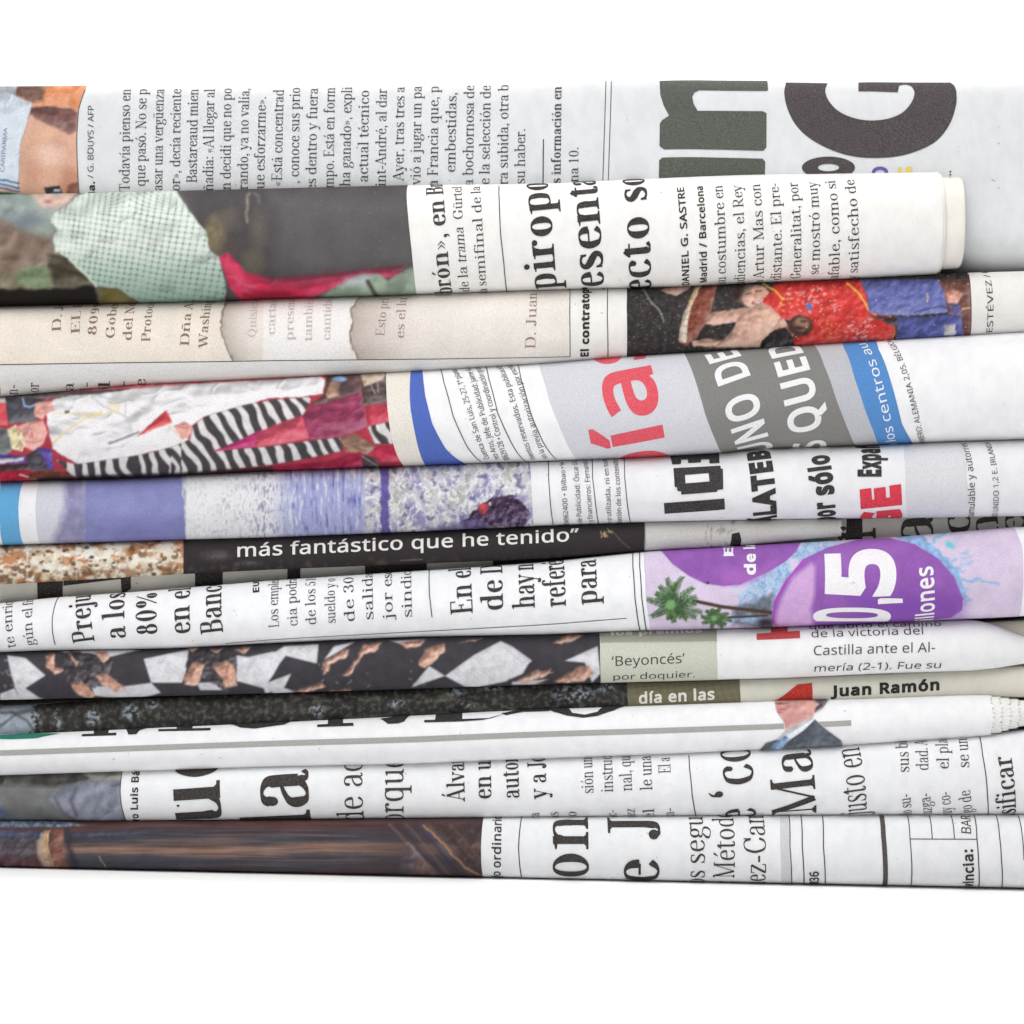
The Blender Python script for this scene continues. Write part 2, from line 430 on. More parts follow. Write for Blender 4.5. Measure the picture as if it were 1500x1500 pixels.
# ---------------------------------------------------------------- serif type, drawn stroke by stroke
X_, CAP, ASC, DSC = 0.47, 0.68, 0.705, -0.21
def catmull(pts, closed=False):
    p = np.array(pts, float)
    if closed: p = np.concatenate([p[-2:-1], p, p[1:2]]) if np.allclose(p[0], p[-1]) else np.concatenate([p[-1:], p, p[:2]])
    else: p = np.concatenate([2*p[:1]-p[1:2], p, 2*p[-1:]-p[-2:-1]])
    out = []
    for i in range(1, len(p)-2):
        t = np.linspace(0, 1, 7)[:, None]
        a, b, c, d = p[i-1], p[i], p[i+1], p[i+2]
        q = 0.5*(2*b+(c-a)*t+(2*a-5*b+4*c-d)*t**2+(3*b-a-3*c+d)*t**3)
        out.append(q if i == len(p)-3 else q[:-1])
    return np.concatenate(out)
class Pen:
    def __init__(s, bold, nc=2): s.nc = nc; s.st = 0.078+0.055*bold; s.h = 0.026+0.006*bold; s.j = []
    def add(s, c, w): s.j.append(strip(np.asarray(c, float), w, s.nc))
    def v(s, x, y0, y1, k=1.0):
        n = 8 if s.nc == 2 else 20; y = np.linspace(y0, y1, n); s.add(np.stack([np.full(n, x), y], 1), np.full(n, s.st*k))
    def l(s, x0, y0, x1, y1, k):
        n = 9; t = np.linspace(0, 1, n)[:, None]; w = s.h+(s.st*1.05-s.h)*k
        s.add(np.array([[x0, y0]])*(1-t)+np.array([[x1, y1]])*t, np.full(n, w))
    def bar(s, x0, x1, y, k=1.0): s.add([[x0, y], [(x0+x1)/2, y], [x1, y]], np.full(3, s.h*1.1*k))
    def serif(s, x, y, l, r, up=1):
        """bracketed serif at height y around the stem at x; up=1 sits above y (a foot), -1 hangs below it"""
        b = s.st/2; xs = np.array([x-b-l, x-b-l*0.35, x-b*0.9, x+b*0.9, x+b+r*0.35, x+b+r])
        hh = np.array([1.0, 1.15, 2.1, 2.1, 1.15, 1.0])*s.h*1.05
        if l <= 0: hh[:2] = hh[2]
        if r <= 0: hh[4:] = hh[2]
        s.j.append((np.concatenate([np.stack([xs, np.full(6, y)], 1), np.stack([xs, y+up*hh], 1)]),
                    [np.stack([np.arange(5), np.arange(5)+1, np.arange(5)+7, np.arange(5)+6], 1)]))
    def flag(s, x, y):
        """the slanted head serif of a lower-case stem"""
        b = s.st/2
        s.j.append((np.array([[x-b-0.075, y-0.028], [x-b-0.075, y-0.052], [x+b, y-0.075], [x+b, y+0.004]]), [np.array([[0, 1, 2, 3]])]))
    def c(s, pts, k=1.0, closed=False, w=None):
        q = catmull(pts, closed); t = np.gradient(q, axis=0); t /= np.maximum(np.linalg.norm(t, axis=1, keepdims=True), 1e-9)
        if w is None: w = s.h+(s.st*1.1*k-s.h)*np.abs(t[:, 1])**1.8
        else: w = np.interp(np.linspace(0, 1, len(q)), np.linspace(0, 1, len(w)), w)*s.st
        s.add(q, w)
    def d(s, x, y, r):
        r *= 1+0.35*(s.st/0.078-1); t = np.linspace(0, math.pi, 9)
        s.add(np.stack([x-r*np.cos(t), np.full(9, y)], 1), np.maximum(2*r*np.sin(t), 1e-4))
    def o(s, cx, cy, rx, ry):
        t = np.linspace(0, 2*math.pi, 33); e = s.st/2
        q = np.stack([cx+(rx-e)*np.sin(t), cy+(ry-s.h/2)*np.cos(t)], 1)
        s.add(q, s.h+(s.st*1.12-s.h)*np.abs(np.sin(t))**1.6)
    def acute(s, x, y): s.add([[x-0.05, y], [x+0.0, y+0.06], [x+0.055, y+0.13]], [s.h, s.h*1.9, s.h*3.0])
def _bowlR(p): p.c([(.13, .36), (.19, .44), (.29, .462), (.40, .405), (.442, .235), (.40, .06), (.29, .008), (.19, .03), (.13, .10)])
def _bowlL(p): p.c([(.41, .36), (.35, .44), (.26, .462), (.14, .405), (.095, .235), (.14, .06), (.25, .008), (.35, .035), (.41, .10)])
def _arch(p, x0, x1): p.c([(x0, .33), (x0+.06, .42), (x0+.17, .455), (x1-.035, .42), (x1, .31), (x1, .22)])
def g_a(p): p.c([(.10, .37), (.15, .44), (.235, .458), (.325, .41), (.345, .31), (.345, .10)]); p.d(.112, .36, .045); p.c([(.345, .275), (.22, .245), (.115, .19), (.085, .11), (.125, .03), (.20, .012), (.28, .045), (.345, .11)], .85); p.c([(.345, .11), (.365, .03), (.41, .01), (.465, .045)], .6); return .48
def g_b(p): p.v(.12, .03, ASC); p.flag(.12, ASC); _bowlR(p); return .53
def g_c(p): p.c([(.40, .36), (.345, .44), (.26, .458), (.145, .40), (.095, .235), (.145, .07), (.26, .012), (.35, .04), (.42, .12)]); p.d(.375, .365, .046); return .46
def g_d(p): p.v(.42, .02, ASC); p.flag(.42, ASC); _bowlL(p); p.serif(.42, 0, 0, .075); return .55
def g_e(p): p.bar(.10, .40, .262); p.c([(.40, .262), (.385, .37), (.33, .44), (.25, .458), (.145, .40), (.095, .235), (.145, .07), (.26, .012), (.35, .035), (.425, .115)]); return .47
def g_f(p): p.v(.14, 0, .58); p.c([(.14, .55), (.16, .65), (.23, .70), (.31, .68)]); p.d(.315, .655, .042); p.bar(.03, .30, .452); p.serif(.14, 0, .07, .09); return .32
def g_g(p): p.o(.225, .315, .165, .15); p.c([(.14, .19), (.095, .125), (.15, .075), (.30, .055), (.415, .0), (.42, -.10), (.33, -.19), (.20, -.20), (.085, -.16), (.07, -.085), (.13, -.01), (.2, .04)]); p.c([(.34, .41), (.39, .445), (.45, .44)]); p.d(.45, .425, .03); return .48
def g_h(p): p.v(.13, 0, ASC); p.flag(.13, ASC); p.serif(.13, 0, .075, .065); _arch(p, .13, .425); p.v(.425, 0, .30); p.serif(.425, 0, .065, .075); return .57
def g_i0(p): p.v(.14, 0, X_); p.flag(.14, X_); p.serif(.14, 0, .075, .075); return .28
def g_i(p): p.d(.135, .62, .052); return g_i0(p)
def g_j(p): p.v(.14, -.08, X_); p.flag(.14, X_); p.c([(.14, -.05), (.125, -.16), (.06, -.2), (-.01, -.18)]); p.d(-.01, -.16, .042); p.d(.135, .62, .052); return .27
def g_l(p): p.v(.14, 0, ASC); p.flag(.14, ASC); p.serif(.14, 0, .075, .075); return .28
def g_m(p):
    p.v(.13, 0, X_); p.flag(.13, X_); p.serif(.13, 0, .075, .06); _arch(p, .13, .41); p.v(.41, 0, .30); p.serif(.41, 0, .06, .06); _arch(p, .41, .69); p.v(.69, 0, .30); p.serif(.69, 0, .06, .075); return .83
def g_n(p): p.v(.13, 0, X_); p.flag(.13, X_); p.serif(.13, 0, .075, .065); _arch(p, .13, .425); p.v(.425, 0, .30); p.serif(.425, 0, .065, .075); return .57
def g_o(p): p.o(.255, .235, .205, .24); return .51
def g_p(p): p.v(.13, DSC, X_); p.flag(.13, X_); p.serif(.13, DSC, .075, .085); _bowlR(p); return .54
def g_q(p): p.v(.42, DSC, X_); p.serif(.42, DSC, .085, .075); _bowlL(p); return .54
def g_r(p): p.v(.13, 0, X_); p.flag(.13, X_); p.serif(.13, 0, .075, .09); p.c([(.13, .32), (.18, .41), (.25, .455), (.33, .45)]); p.d(.335, .415, .05); return .39
def g_s(p): p.c([(.335, .35), (.31, .43), (.21, .458), (.115, .42), (.095, .34), (.16, .27), (.26, .215), (.345, .14), (.32, .045), (.21, .012), (.115, .04), (.07, .13)], w=[.36, .42, .36, .7, 1.0, 1.15, 1.15, 1.0, .7, .36, .42, .36]); p.l(.335, .46, .335, .335, .05); p.l(.075, .01, .075, .14, .05); return .41
def g_t(p): p.v(.14, .09, .55); p.l(.03, .44, .14, .57, .2); p.bar(.03, .30, .452); p.c([(.14, .11), (.16, .03), (.22, .008), (.30, .06)]); return .32
def g_u(p): p.v(.13, .09, X_); p.flag(.13, X_); p.c([(.13, .16), (.15, .05), (.23, .015), (.33, .04), (.42, .12)]); p.v(.42, .01, X_); p.flag(.42, X_); p.serif(.42, 0, 0, .075); return .56
def g_v(p): p.l(.08, X_, .255, .01, 1); p.l(.42, X_, .255, .01, .05); p.serif(.08, X_, .05, .06, -1); p.serif(.42, X_, .04, .04, -1); return .5
def g_x(p): p.l(.08, X_, .40, 0, 1); p.l(.40, X_, .08, 0, .05); [p.serif(x, y, .03, .03, u) for x, y, u in ((.08, X_, -1), (.40, X_, -1), (.08, 0, 1), (.40, 0, 1))]; return .48
def g_y(p): p.l(.08, X_, .255, .01, 1); p.l(.42, X_, .19, -.16, .05); p.serif(.08, X_, .05, .06, -1); p.serif(.42, X_, .04, .04, -1); p.c([(.20, -.13), (.15, -.2), (.08, -.19)]); p.d(.075, -.165, .042); return .5
def g_z(p): p.bar(.06, .38, .452); p.bar(.05, .39, .014); p.l(.37, .45, .07, .02, 1); p.l(.06, .455, .06, .35, .05); p.l(.39, .01, .39, .12, .05); return .44
def g_A(p): p.l(.30, .69, .08, .02, .05); p.l(.30, .69, .54, .01, 1); p.bar(.16, .45, .22); p.serif(.08, 0, .06, .06); p.serif(.55, 0, .075, .07); return .64
def g_B(p): p.v(.15, 0, CAP); p.serif(.15, 0, .07, 0); p.serif(.15, CAP, .07, 0, -1); p.bar(.12, .30, CAP-.014); p.bar(.12, .33, .355); p.bar(.12, .33, .014); p.c([(.28, CAP-.014), (.42, .64), (.45, .52), (.41, .40), (.30, .355)]); p.c([(.30, .355), (.46, .31), (.50, .19), (.46, .06), (.30, .014)]); return .58
def g_C(p): p.c([(.55, .47), (.49, .62), (.36, .675), (.19, .60), (.10, .34), (.19, .07), (.36, .01), (.49, .06), (.57, .20)]); p.l(.56, .68, .56, .45, .1); return .63
def g_D(p): p.v(.15, 0, CAP); p.serif(.15, 0, .07, 0); p.serif(.15, CAP, .07, 0, -1); p.bar(.12, .34, CAP-.014); p.bar(.12, .34, .014); p.c([(.32, CAP-.014), (.49, .62), (.575, .34), (.49, .06), (.32, .014)]); return .66
def g_E(p): p.v(.15, 0, CAP); p.serif(.15, 0, .07, 0); p.serif(.15, CAP, .07, 0, -1); p.bar(.12, .49, CAP-.014); p.bar(.12, .36, .345); p.bar(.12, .52, .014); p.l(.49, CAP, .49, .52, .1); p.l(.52, 0, .52, .17, .1); p.l(.36, .26, .36, .43, .1); return .57
def g_F(p): p.v(.15, 0, CAP); p.serif(.15, 0, .07, .09); p.serif(.15, CAP, .07, 0, -1); p.bar(.12, .48, CAP-.014); p.bar(.12, .36, .345); p.l(.48, CAP, .48, .52, .1); p.l(.36, .26, .36, .43, .1); return .53
def g_G(p): g_C(p); p.v(.53, .05, .28); p.serif(.53, .285, .08, .06, -1); return .67
def g_J(p): p.v(.24, .12, CAP); p.serif(.24, CAP, .085, .085, -1); p.c([(.24, .16), (.21, .03), (.13, -.01), (.06, .04)]); p.d(.075, .065, .06); return .38
def g_L(p): p.v(.15, 0, CAP); p.serif(.15, 0, .07, 0); p.serif(.15, CAP, .07, .08, -1); p.bar(.12, .50, .014); p.l(.50, 0, .50, .18, .1); return .54
def g_M(p): p.l(.13, .67, .13, 0, .05); p.l(.13, .67, .38, .02, 1); p.l(.65, .67, .39, .02, .05); p.v(.66, 0, CAP); p.serif(.12, 0, .05, .05); p.serif(.66, 0, .07, .07); p.serif(.13, CAP, .07, 0, -1); p.serif(.66, CAP, 0, .07, -1); return .79
def g_N(p): p.l(.14, .67, .14, 0, .05); p.l(.13, .67, .53, .01, 1); p.l(.54, .67, .54, .01, .05); p.serif(.13, 0, .05, .05); p.serif(.13, CAP, .07, 0, -1); p.serif(.54, CAP, .05, .05, -1); return .68
def g_P(p): p.v(.15, 0, CAP); p.serif(.15, 0, .07, .09); p.serif(.15, CAP, .07, 0, -1); p.bar(.12, .32, CAP-.014); p.bar(.12, .32, .31); p.c([(.30, CAP-.014), (.44, .635), (.48, .50), (.43, .35), (.30, .31)]); return .55
def g_R(p): g_P(p); p.l(.30, .31, .52, .01, .9); p.serif(.53, 0, .02, .06); return .62
def g_S(p): p.c([(.43, .52), (.38, .63), (.26, .668), (.14, .60), (.12, .49), (.20, .40), (.34, .31), (.45, .20), (.41, .06), (.26, .012), (.13, .05), (.075, .19)], w=[.36, .42, .36, .7, 1., 1.2, 1.2, 1., .7, .36, .42, .36]); p.l(.435, .68, .435, .50, .06); p.l(.08, 0, .08, .20, .06); return .52
def g_T(p): p.v(.29, 0, CAP); p.serif(.29, 0, .09, .09); p.bar(.05, .53, CAP-.014); p.l(.05, CAP, .05, .51, .1); p.l(.53, CAP, .53, .51, .1); return .58
def g_W(p): p.l(.07, CAP, .25, .01, 1); p.l(.42, CAP, .26, .01, .05); p.l(.40, CAP, .59, .01, 1); p.l(.77, CAP, .60, .01, .05); p.serif(.07, CAP, .05, .06, -1); p.serif(.40, CAP, .05, .06, -1); p.serif(.77, CAP, .05, .05, -1); return .84
def g_I(p): p.v(.16, 0, CAP); p.serif(.16, 0, .08, .08); p.serif(.16, CAP, .08, .08, -1); return .32
def g_Q(p): p.o(.35, .34, .28, .345); p.l(.36, .05, .55, -.14, .6); return .70
def g_0(p): p.o(.255, .335, .205, .345); return .51
def g_1(p): p.v(.27, 0, .67); p.serif(.27, 0, .09, .09); p.l(.27, .66, .13, .57, .2); return .51
def g_2(p): p.c([(.10, .50), (.15, .62), (.25, .665), (.37, .60), (.38, .47), (.29, .30), (.09, .03)]); p.d(.115, .50, .045); p.bar(.07, .43, .03, 2.2); p.l(.43, .02, .44, .14, .1); return .51
def g_3(p): p.c([(.11, .54), (.16, .63), (.25, .665), (.35, .61), (.36, .48), (.30, .39), (.20, .36)]); p.c([(.20, .36), (.33, .33), (.39, .22), (.36, .07), (.24, .012), (.14, .04), (.09, .12)]); p.d(.115, .53, .042); p.d(.10, .13, .042); return .51
def g_5(p): p.bar(.14, .41, .645, 2.0); p.l(.14, .66, .12, .36, .1); p.c([(.12, .36), (.22, .41), (.34, .37), (.40, .22), (.35, .06), (.22, .012), (.13, .04), (.08, .12)]); p.d(.095, .13, .042); return .51
def g_8(p): p.o(.255, .50, .165, .17); p.o(.255, .18, .20, .185); return .51
def g_9(p): p.o(.25, .46, .18, .205); p.c([(.40, .50), (.41, .30), (.33, .10), (.14, .01)]); return .51
def g_pct(p): p.o(.19, .50, .15, .17); p.o(.63, .17, .15, .17); p.l(.62, .67, .20, 0, .1); return .82
def g_dot(p): p.d(.11, .05, .052); return .22
def g_com(p): p.d(.11, .05, .052); p.c([(.145, .04), (.13, -.06), (.07, -.12)], w=[.5, .45, .15]); return .23
def g_col(p): p.d(.12, .05, .052); p.d(.12, .40, .052); return .24
def g_hy(p): p.bar(.04, .27, .215, 2.2); return .31
def g_lq(p):
    for q in (0, .14): p.add([[.19+q, .38], [.06+q, .235], [.19+q, .09]], [.02, .06, .02])
    return .40
def g_rq(p):
    for q in (0, .14): p.add([[.06+q, .38], [.19+q, .235], [.06+q, .09]], [.02, .06, .02])
    return .40
def g_ls(p): p.d(.13, .56, .06); p.c([(.10, .57), (.11, .66), (.18, .72)], w=[.6, .45, .15]); return .25
def _acc(g, x, y=.55):
    def f(p):
        r = g(p); p.acute(x, y); return r
    return f
def g_ntil(p): p.c([(.17, .56), (.22, .62), (.30, .59), (.37, .58), (.41, .63)], w=[.3, .6, .7, .6, .3]); return g_n(p)
def g_udi(p): p.d(.19, .60, .045); p.d(.36, .60, .045); return g_u(p)
GL = {c: globals()['g_'+c] for c in 'abcdefghijlmnopqrstuvxyzABCDEFGJLMNPRSTWIQ0123589'}
GL.update({'á': _acc(g_a, .25), 'é': _acc(g_e, .26), 'í': _acc(g_i0, .15), 'ó': _acc(g_o, .26), 'ú': _acc(g_u, .28), 'Á': _acc(g_A, .33, .74), 'ñ': g_ntil, 'ü': g_udi,
           '.': g_dot, ',': g_com, ':': g_col, ';': g_col, '-': g_hy, '«': g_lq, '»': g_rq, '‘': g_ls, '%': g_pct})
GLC = {}
def serif_line(pre, txt, post, bold, em):
    nc = 2 if em < 60 else 4 if em < 120 else 6
    jobs = []; x = 0.0; m = {}
    for part, tag in ((pre, 0), (txt, 1), (post, 2)):
        if tag == 1: m['a'] = x
        for ch in part:
            if ch == ' ': x += .23; continue
            if ch not in GL: x += .4; continue
            if (ch, bold, nc) not in GLC:
                p = Pen(bold, nc); a = GL[ch](p); GLC[(ch, bold, nc)] = (p.j, a*(1+.07*bold))
            js, a = GLC[(ch, bold, nc)]
            for k, (v, f) in enumerate(js): jobs.append((v+np.array([x, 0]), f, k))
            x += a
        if tag == 1: m['b'] = x
    return m['a']+.04, m['b']-.04, jobs
# ---------------------------------------------------------------- a small paint box for the printed pictures
def vnoise(h, w, sx, sy, seed, octv=3):
    """gradient noise, several octaves, roughly -1..1"""
    r = np.random.default_rng(seed); out = np.zeros((h, w)); amp, tot = 1.0, 0.0; sx *= 1.7; sy *= 1.7
    for o in range(octv):
        gh, gw = int(h/sy)+3, int(w/sx)+3; an = r.uniform(0, 2*math.pi, (gh, gw)); gx, gy = np.cos(an), np.sin(an)
        y = np.arange(h)/sy+r.uniform(0, .9)*0; x = np.arange(w)/sx; y0 = y.astype(int); x0 = x.astype(int)
        fy = (y-y0)[:, None]; fx = (x-x0)[None, :]
        g = lambda a, b: gx[y0+a][:, x0+b]*(fx-b)+gy[y0+a][:, x0+b]*(fy-a)
        q = lambda t: t*t*t*(t*(t*6-15)+10)
        u, v = q(fx), q(fy)
        n = (g(0, 0)*(1-u)+g(0, 1)*u)*(1-v)+(g(1, 0)*(1-u)+g(1, 1)*u)*v
        out += amp*n*1.7; tot += amp; amp *= 0.58; sx = max(sx*0.53, 1.3); sy = max(sy*0.53, 1.3)
    return out/tot*1.9
class Picture:
    """colours of one printed picture; places are given on a plan at 3.75 points per layout unit from (ox, oy)"""
    def __init__(s, x0, y0, x1, y1, base):
        s.x0, s.y0 = x0, y0; s.w, s.h = int(x1-x0)+1, int(y1-y0)+1
        s.X, s.Y = np.meshgrid(x0+np.arange(s.w), y0+np.arange(s.h)); s.X = s.X.astype(float); s.Y = s.Y.astype(float)
        s.im = np.ones((s.h, s.w, 3))*np.array(base, float); s.ox = s.oy = 0; s.sd = 1; s.WX = s.WY = 0; s.vol = (0, 0, 8, 1)
    def page(s, ox, oy): s.ox, s.oy = ox, oy; return s
    def warp(s, amp, sc):
        s.sd += 3
        s.WX = amp*vnoise(s.h, s.w, sc, sc, s.sd); s.WY = amp*vnoise(s.h, s.w, sc, sc, s.sd+1); return s
    def to(s, pts): return np.array([(s.ox+a/3.75, s.oy+b/3.75) for a, b in pts])
    def mask(s, pts, f=1.0):
        p = s.to(pts); q = np.roll(p, -1, 0)
        bx0 = max(int(p[:, 0].min()-12-s.x0), 0); bx1 = min(int(p[:, 0].max()+12-s.x0)+1, s.w); by0 = max(int(p[:, 1].min()-12-s.y0), 0); by1 = min(int(p[:, 1].max()+12-s.y0)+1, s.h)
        M = np.zeros((s.h, s.w))
        if bx1 <= bx0 or by1 <= by0: return M
        sl = (slice(by0, by1), slice(bx0, bx1)); X = (s.X+s.WX)[sl]; Y = (s.Y+s.WY)[sl]
        ins = np.zeros(X.shape, bool); d = np.full(X.shape, 1e9)
        for (ax, ay), (bx, by) in zip(p, q):
            ex, ey = bx-ax, by-ay; t = np.clip(((X-ax)*ex+(Y-ay)*ey)/max(ex*ex+ey*ey, 1e-9), 0, 1)
            d = np.minimum(d, (X-ax-t*ex)**2+(Y-ay-t*ey)**2)
            if ay != by: ins ^= ((ay > Y) != (by > Y)) & (X < ex*(Y-ay)/(by-ay)+ax)
        sd = np.sqrt(d)*np.where(ins, 1, -1)
        M[sl] = np.clip(sd/f+0.5, 0, 1); s.last = (sl, sd); return M
    def put(s, M, c, a=1.0, tex=0.0, sc=6, stretch=1.0):
        c = np.array(c, float); k = (M*a)[..., None]
        if tex:
            s.sd += 7; c = c*(1+tex*vnoise(s.h, s.w, sc*stretch, sc, s.sd, 4))[..., None]
        s.im = s.im*(1-k)+c*k; return s
    def poly(s, pts, c, f=1.0, a=1.0, tex=0.0, sc=6, stretch=1.0, vol=None):
        """a shape of the pictured scene; vol = (roundness, folds, size of the folds, stretch) models it as a lit form"""
        vol = s.vol if vol is None else vol; s.last = None; M = s.mask(pts, f)
        if vol[0] == 0 and vol[1] == 0 or s.last is None: return s.put(M, c, a, tex, sc, stretch)
        sl, sd = s.last; s.sd += 11; r = vol[2]*1.2
        h = vol[0]*r*(1-np.exp(-np.maximum(sd, 0)/r))
        hh, ww = sd.shape; n = vnoise(hh, ww, vol[2]*1.3*vol[3], vol[2]*1.3, s.sd, 2); rd = np.abs(vnoise(hh, ww, vol[2]*1.6*vol[3], vol[2]*1.5, s.sd+1, 2))
        h = h+vol[1]*vol[2]*.34*(n+.5*np.exp(-rd*5))
        gy, gx = np.gradient(h); sh = np.clip(1+.55*(-.55*gx-.85*gy)/np.sqrt(1+gx*gx+gy*gy)+.02, .35, 1.5)
        col = np.array(c, float)*np.where(sh < 1, sh, 1)[..., None]; hi = np.clip(sh-1, 0, .5)[..., None]; col = col+(255-col)*hi*.75
        if tex: col = col*(1+tex*vnoise(hh, ww, sc*stretch, sc, s.sd+2, 4))[..., None]
        k = (M[sl]*a)[..., None]; s.im[sl] = s.im[sl]*(1-k)+col*k; return s
    def ell(s, cx, cy, rx, ry, c, f=2.0, a=1.0, rot=0.0, tex=0.0, sc=6):
        cx, cy = s.ox+cx/3.75, s.oy+cy/3.75; rx, ry = rx/3.75, ry/3.75; k, q = math.cos(rot), math.sin(rot)
        dx, dy = s.X+s.WX-cx, s.Y+s.WY-cy; r = np.hypot((dx*k+dy*q)/rx, (-dx*q+dy*k)/ry)
        return s.put(np.clip((1-r)*min(rx, ry)/f+0.5, 0, 1), c, a, tex, sc)
    def line(s, pts, c, w=4, f=1.0, a=1.0):
        p = s.to(pts); d = np.full(s.X.shape, 1e9); X = s.X+s.WX; Y = s.Y+s.WY
        for (ax, ay), (bx, by) in zip(p[:-1], p[1:]):
            ex, ey = bx-ax, by-ay; t = np.clip(((X-ax)*ex+(Y-ay)*ey)/max(ex*ex+ey*ey, 1e-9), 0, 1)
            d = np.minimum(d, (X-ax-t*ex)**2+(Y-ay-t*ey)**2)
        return s.put(np.clip((w/7.5-np.sqrt(d))/f+0.5, 0, 1), c, a)
    def mottle(s, amp, sc, seed, M=1.0, tint=(1, 1, 1), stretch=1.0, octv=4):
        n = vnoise(s.h, s.w, sc*stretch, sc, seed, octv)*M
        s.im = s.im*(1+amp*n[..., None]*np.array(tint)); return s
    def specks(s, n, c, r, seed, M=None, box=None):
        g = np.random.default_rng(seed)
        for _ in range(n):
            x, y = g.integers(0, s.w), g.integers(0, s.h)
            if M is not None and M[y, x] < 0.5: continue
            k = int(g.integers(0, r+1)); al = g.uniform(0.4, 1)
            sl = (slice(max(y-k//2, 0), y+k//2+1), slice(max(x-k, 0), x+1)); s.im[sl] = s.im[sl]*(1-al)+np.array(c, float)*al
        return s
    def blur(s, n=1, M=None):
        for _ in range(n):
            p = np.pad(s.im, ((1, 1), (1, 1), (0, 0)), 'edge')
            b = (p[:-2, 1:-1]+p[2:, 1:-1]+p[1:-1, :-2]+p[1:-1, 2:]+2*s.im)/6
            s.im = b if M is None else s.im*(1-M[..., None])+b*M[..., None]
        return s
    def __call__(s, px, py):
        fx = np.clip(px-s.x0, 0, s.w-1.001); fy = np.clip(py-s.y0, 0, s.h-1.001)
        i, j = fx.astype(int), fy.astype(int); a = (fx-i)[..., None]; b = (fy-j)[..., None]; I = s.im
        return I[j, i]*(1-a)*(1-b)+I[j, i+1]*a*(1-b)+I[j+1, i]*(1-a)*b+I[j+1, i+1]*a*b
# ---------------------------------------------------------------- the surface and the background
def backdrop():
    m, N, L, b = nt_mat('white_seamless_paper')
    tc = N.new('ShaderNodeTexCoord').outputs['Object']
    c = ramp(N, L, noise(N, L, 14, 3, tc), 0.3, (0.90, 0.90, 0.90), 0.7, (0.93, 0.93, 0.93))
    L.new(c, b.inputs['Base Color'])
    prof = [(-1.6, 0), (0.35, 0)]+[(0.35+0.35*math.sin(t), 0.35-0.35*math.cos(t)) for t in np.linspace(0.1, math.pi/2, 14)]+[(0.70, 1.8)]
    xs = np.linspace(-2.2, 2.2, 23)
    tilt = (1300-1268)/1500.0
    z0 = -(1284.5-750)*S-0.0002
    V = [(x/S, y/S, (z+z0-x*tilt*(1 if z == 0 else 1))/S) for x in xs for y, z in prof]
    o = mesh_obj('tabletop', V, quads(len(xs), len(prof)), m)
    o['kind'] = 'structure'; o['label'] = 'white seamless surface under and behind the stack'
backdrop()

# ---------------------------------------------------------------- the newspapers, top to bottom
Z1 = [(0, 130), (400, 126.5), (700, 124), (800, 121.5), (870, 117.5), (1000, 118), (1150, 120), (1500, 121)]
Z2 = [(0, 286), (130, 283.5), (400, 277), (600, 272), (800, 269.5), (1000, 260), (1100, 256), (1370, 252)]
Z3 = [(0, 449), (330, 441), (400, 438), (600, 432), (800, 425), (1000, 420), (1100, 414.5), (1250, 408), (1400, 400), (1500, 397)]
Z4 = [(0, 580), (200, 562), (400, 553), (520, 547), (600, 543), (800, 531), (920, 521), (1100, 510), (1300, 497), (1500, 485)]
Z5 = [(0, 706), (200, 700), (400, 690), (600, 683), (700, 679), (800, 676), (920, 671), (1060, 664), (1100, 658), (1250, 653), (1400, 647), (1500, 644)]
Z6 = [(0, 799), (250, 791), (400, 787), (600, 779), (800, 770), (940, 765), (1150, 760.5), (1400, 757.5), (1500, 756)]
Z7 = [(0, 856), (260, 841), (400, 834), (600, 826), (800, 818), (940, 807), (1060, 801), (1232, 785)]
Z8 = [(0, 884), (80, 875), (200, 867), (400, 850), (630, 835), (800, 823), (940, 808), (1100, 799), (1250, 791), (1350, 784), (1500, 771)]
Z9 = [(0, 956), (60, 953), (250, 950), (400, 942), (600, 933), (800, 929.5), (900, 925), (1130, 919), (1300, 912), (1470, 904), (1500, 902)]
Z9b = [(0, 1025), (300, 1018), (400, 1015), (600, 1009), (800, 1002), (1000, 997), (1150, 993), (1300, 986), (1440, 982), (1500, 972), (1600, 962)]
Z10 = [(0, 1036), (100, 1030), (250, 1021), (400, 1015), (600, 1009), (800, 1002), (1000, 997), (1150, 993), (1300, 986), (1500, 975)]
Z11 = [(0, 1076), (400, 1057.5), (600, 1048), (760, 1040), (920, 1034), (1150, 1026), (1240, 1024), (1400, 1018), (1500, 1017)]
Z12 = [(0, 1136), (400, 1123), (600, 1119), (800, 1111), (1000, 1104), (1120, 1098), (1235, 1092), (1450, 1078), (1500, 1072)]
Z13 = [(0, 1202), (170, 1203), (400, 1201), (800, 1197), (1100, 1195), (1500, 1193)]
Z14 = [(0, 1268), (400, 1277), (800, 1286), (1150, 1293), (1500, 1300)]
def sh(z, d): return [(x, y+d) for x, y in z]
N1 = Newspaper('top white newspaper with big dark n and G letters printed near its right end', [(x, y-5.3) for x, y in Z1],
    [(0, 312), (600, 300), (1000, 300), (1250, 330), (1340, 370), (1420, 404), (1500, 406)], (228, 230, 232), depth=0.5, power=5.0, set_back=34, maxa=52, power_lo=([1200, 1400, 1500], [3.2, 1.7, 1.6]), under=([1250, 1400], [0, 210]), seed=11)
N2 = Newspaper('newspaper with a checked shirt photograph, its two rounded page edges ending short at the right', Z2, sh(Z3, 1), (243, 241, 238), depth=0.85, power=2.15, x1=1408, page_x1=1371, seed=12, maxa=70, thick=1.2)
N3 = Newspaper('cream newspaper with torn letter print at left and red shirted drummer photograph at right', Z3, sh(Z4, 5), (238, 235, 231), depth=0.9, power=2.0, seed=13, set_back=2)
N4 = Newspaper('newspaper printed with white on grey capitals, red letters and zebra striped costumes', Z4, Z5, (244, 244, 246), depth=0.92, power=1.95, seed=14, maxa=66)
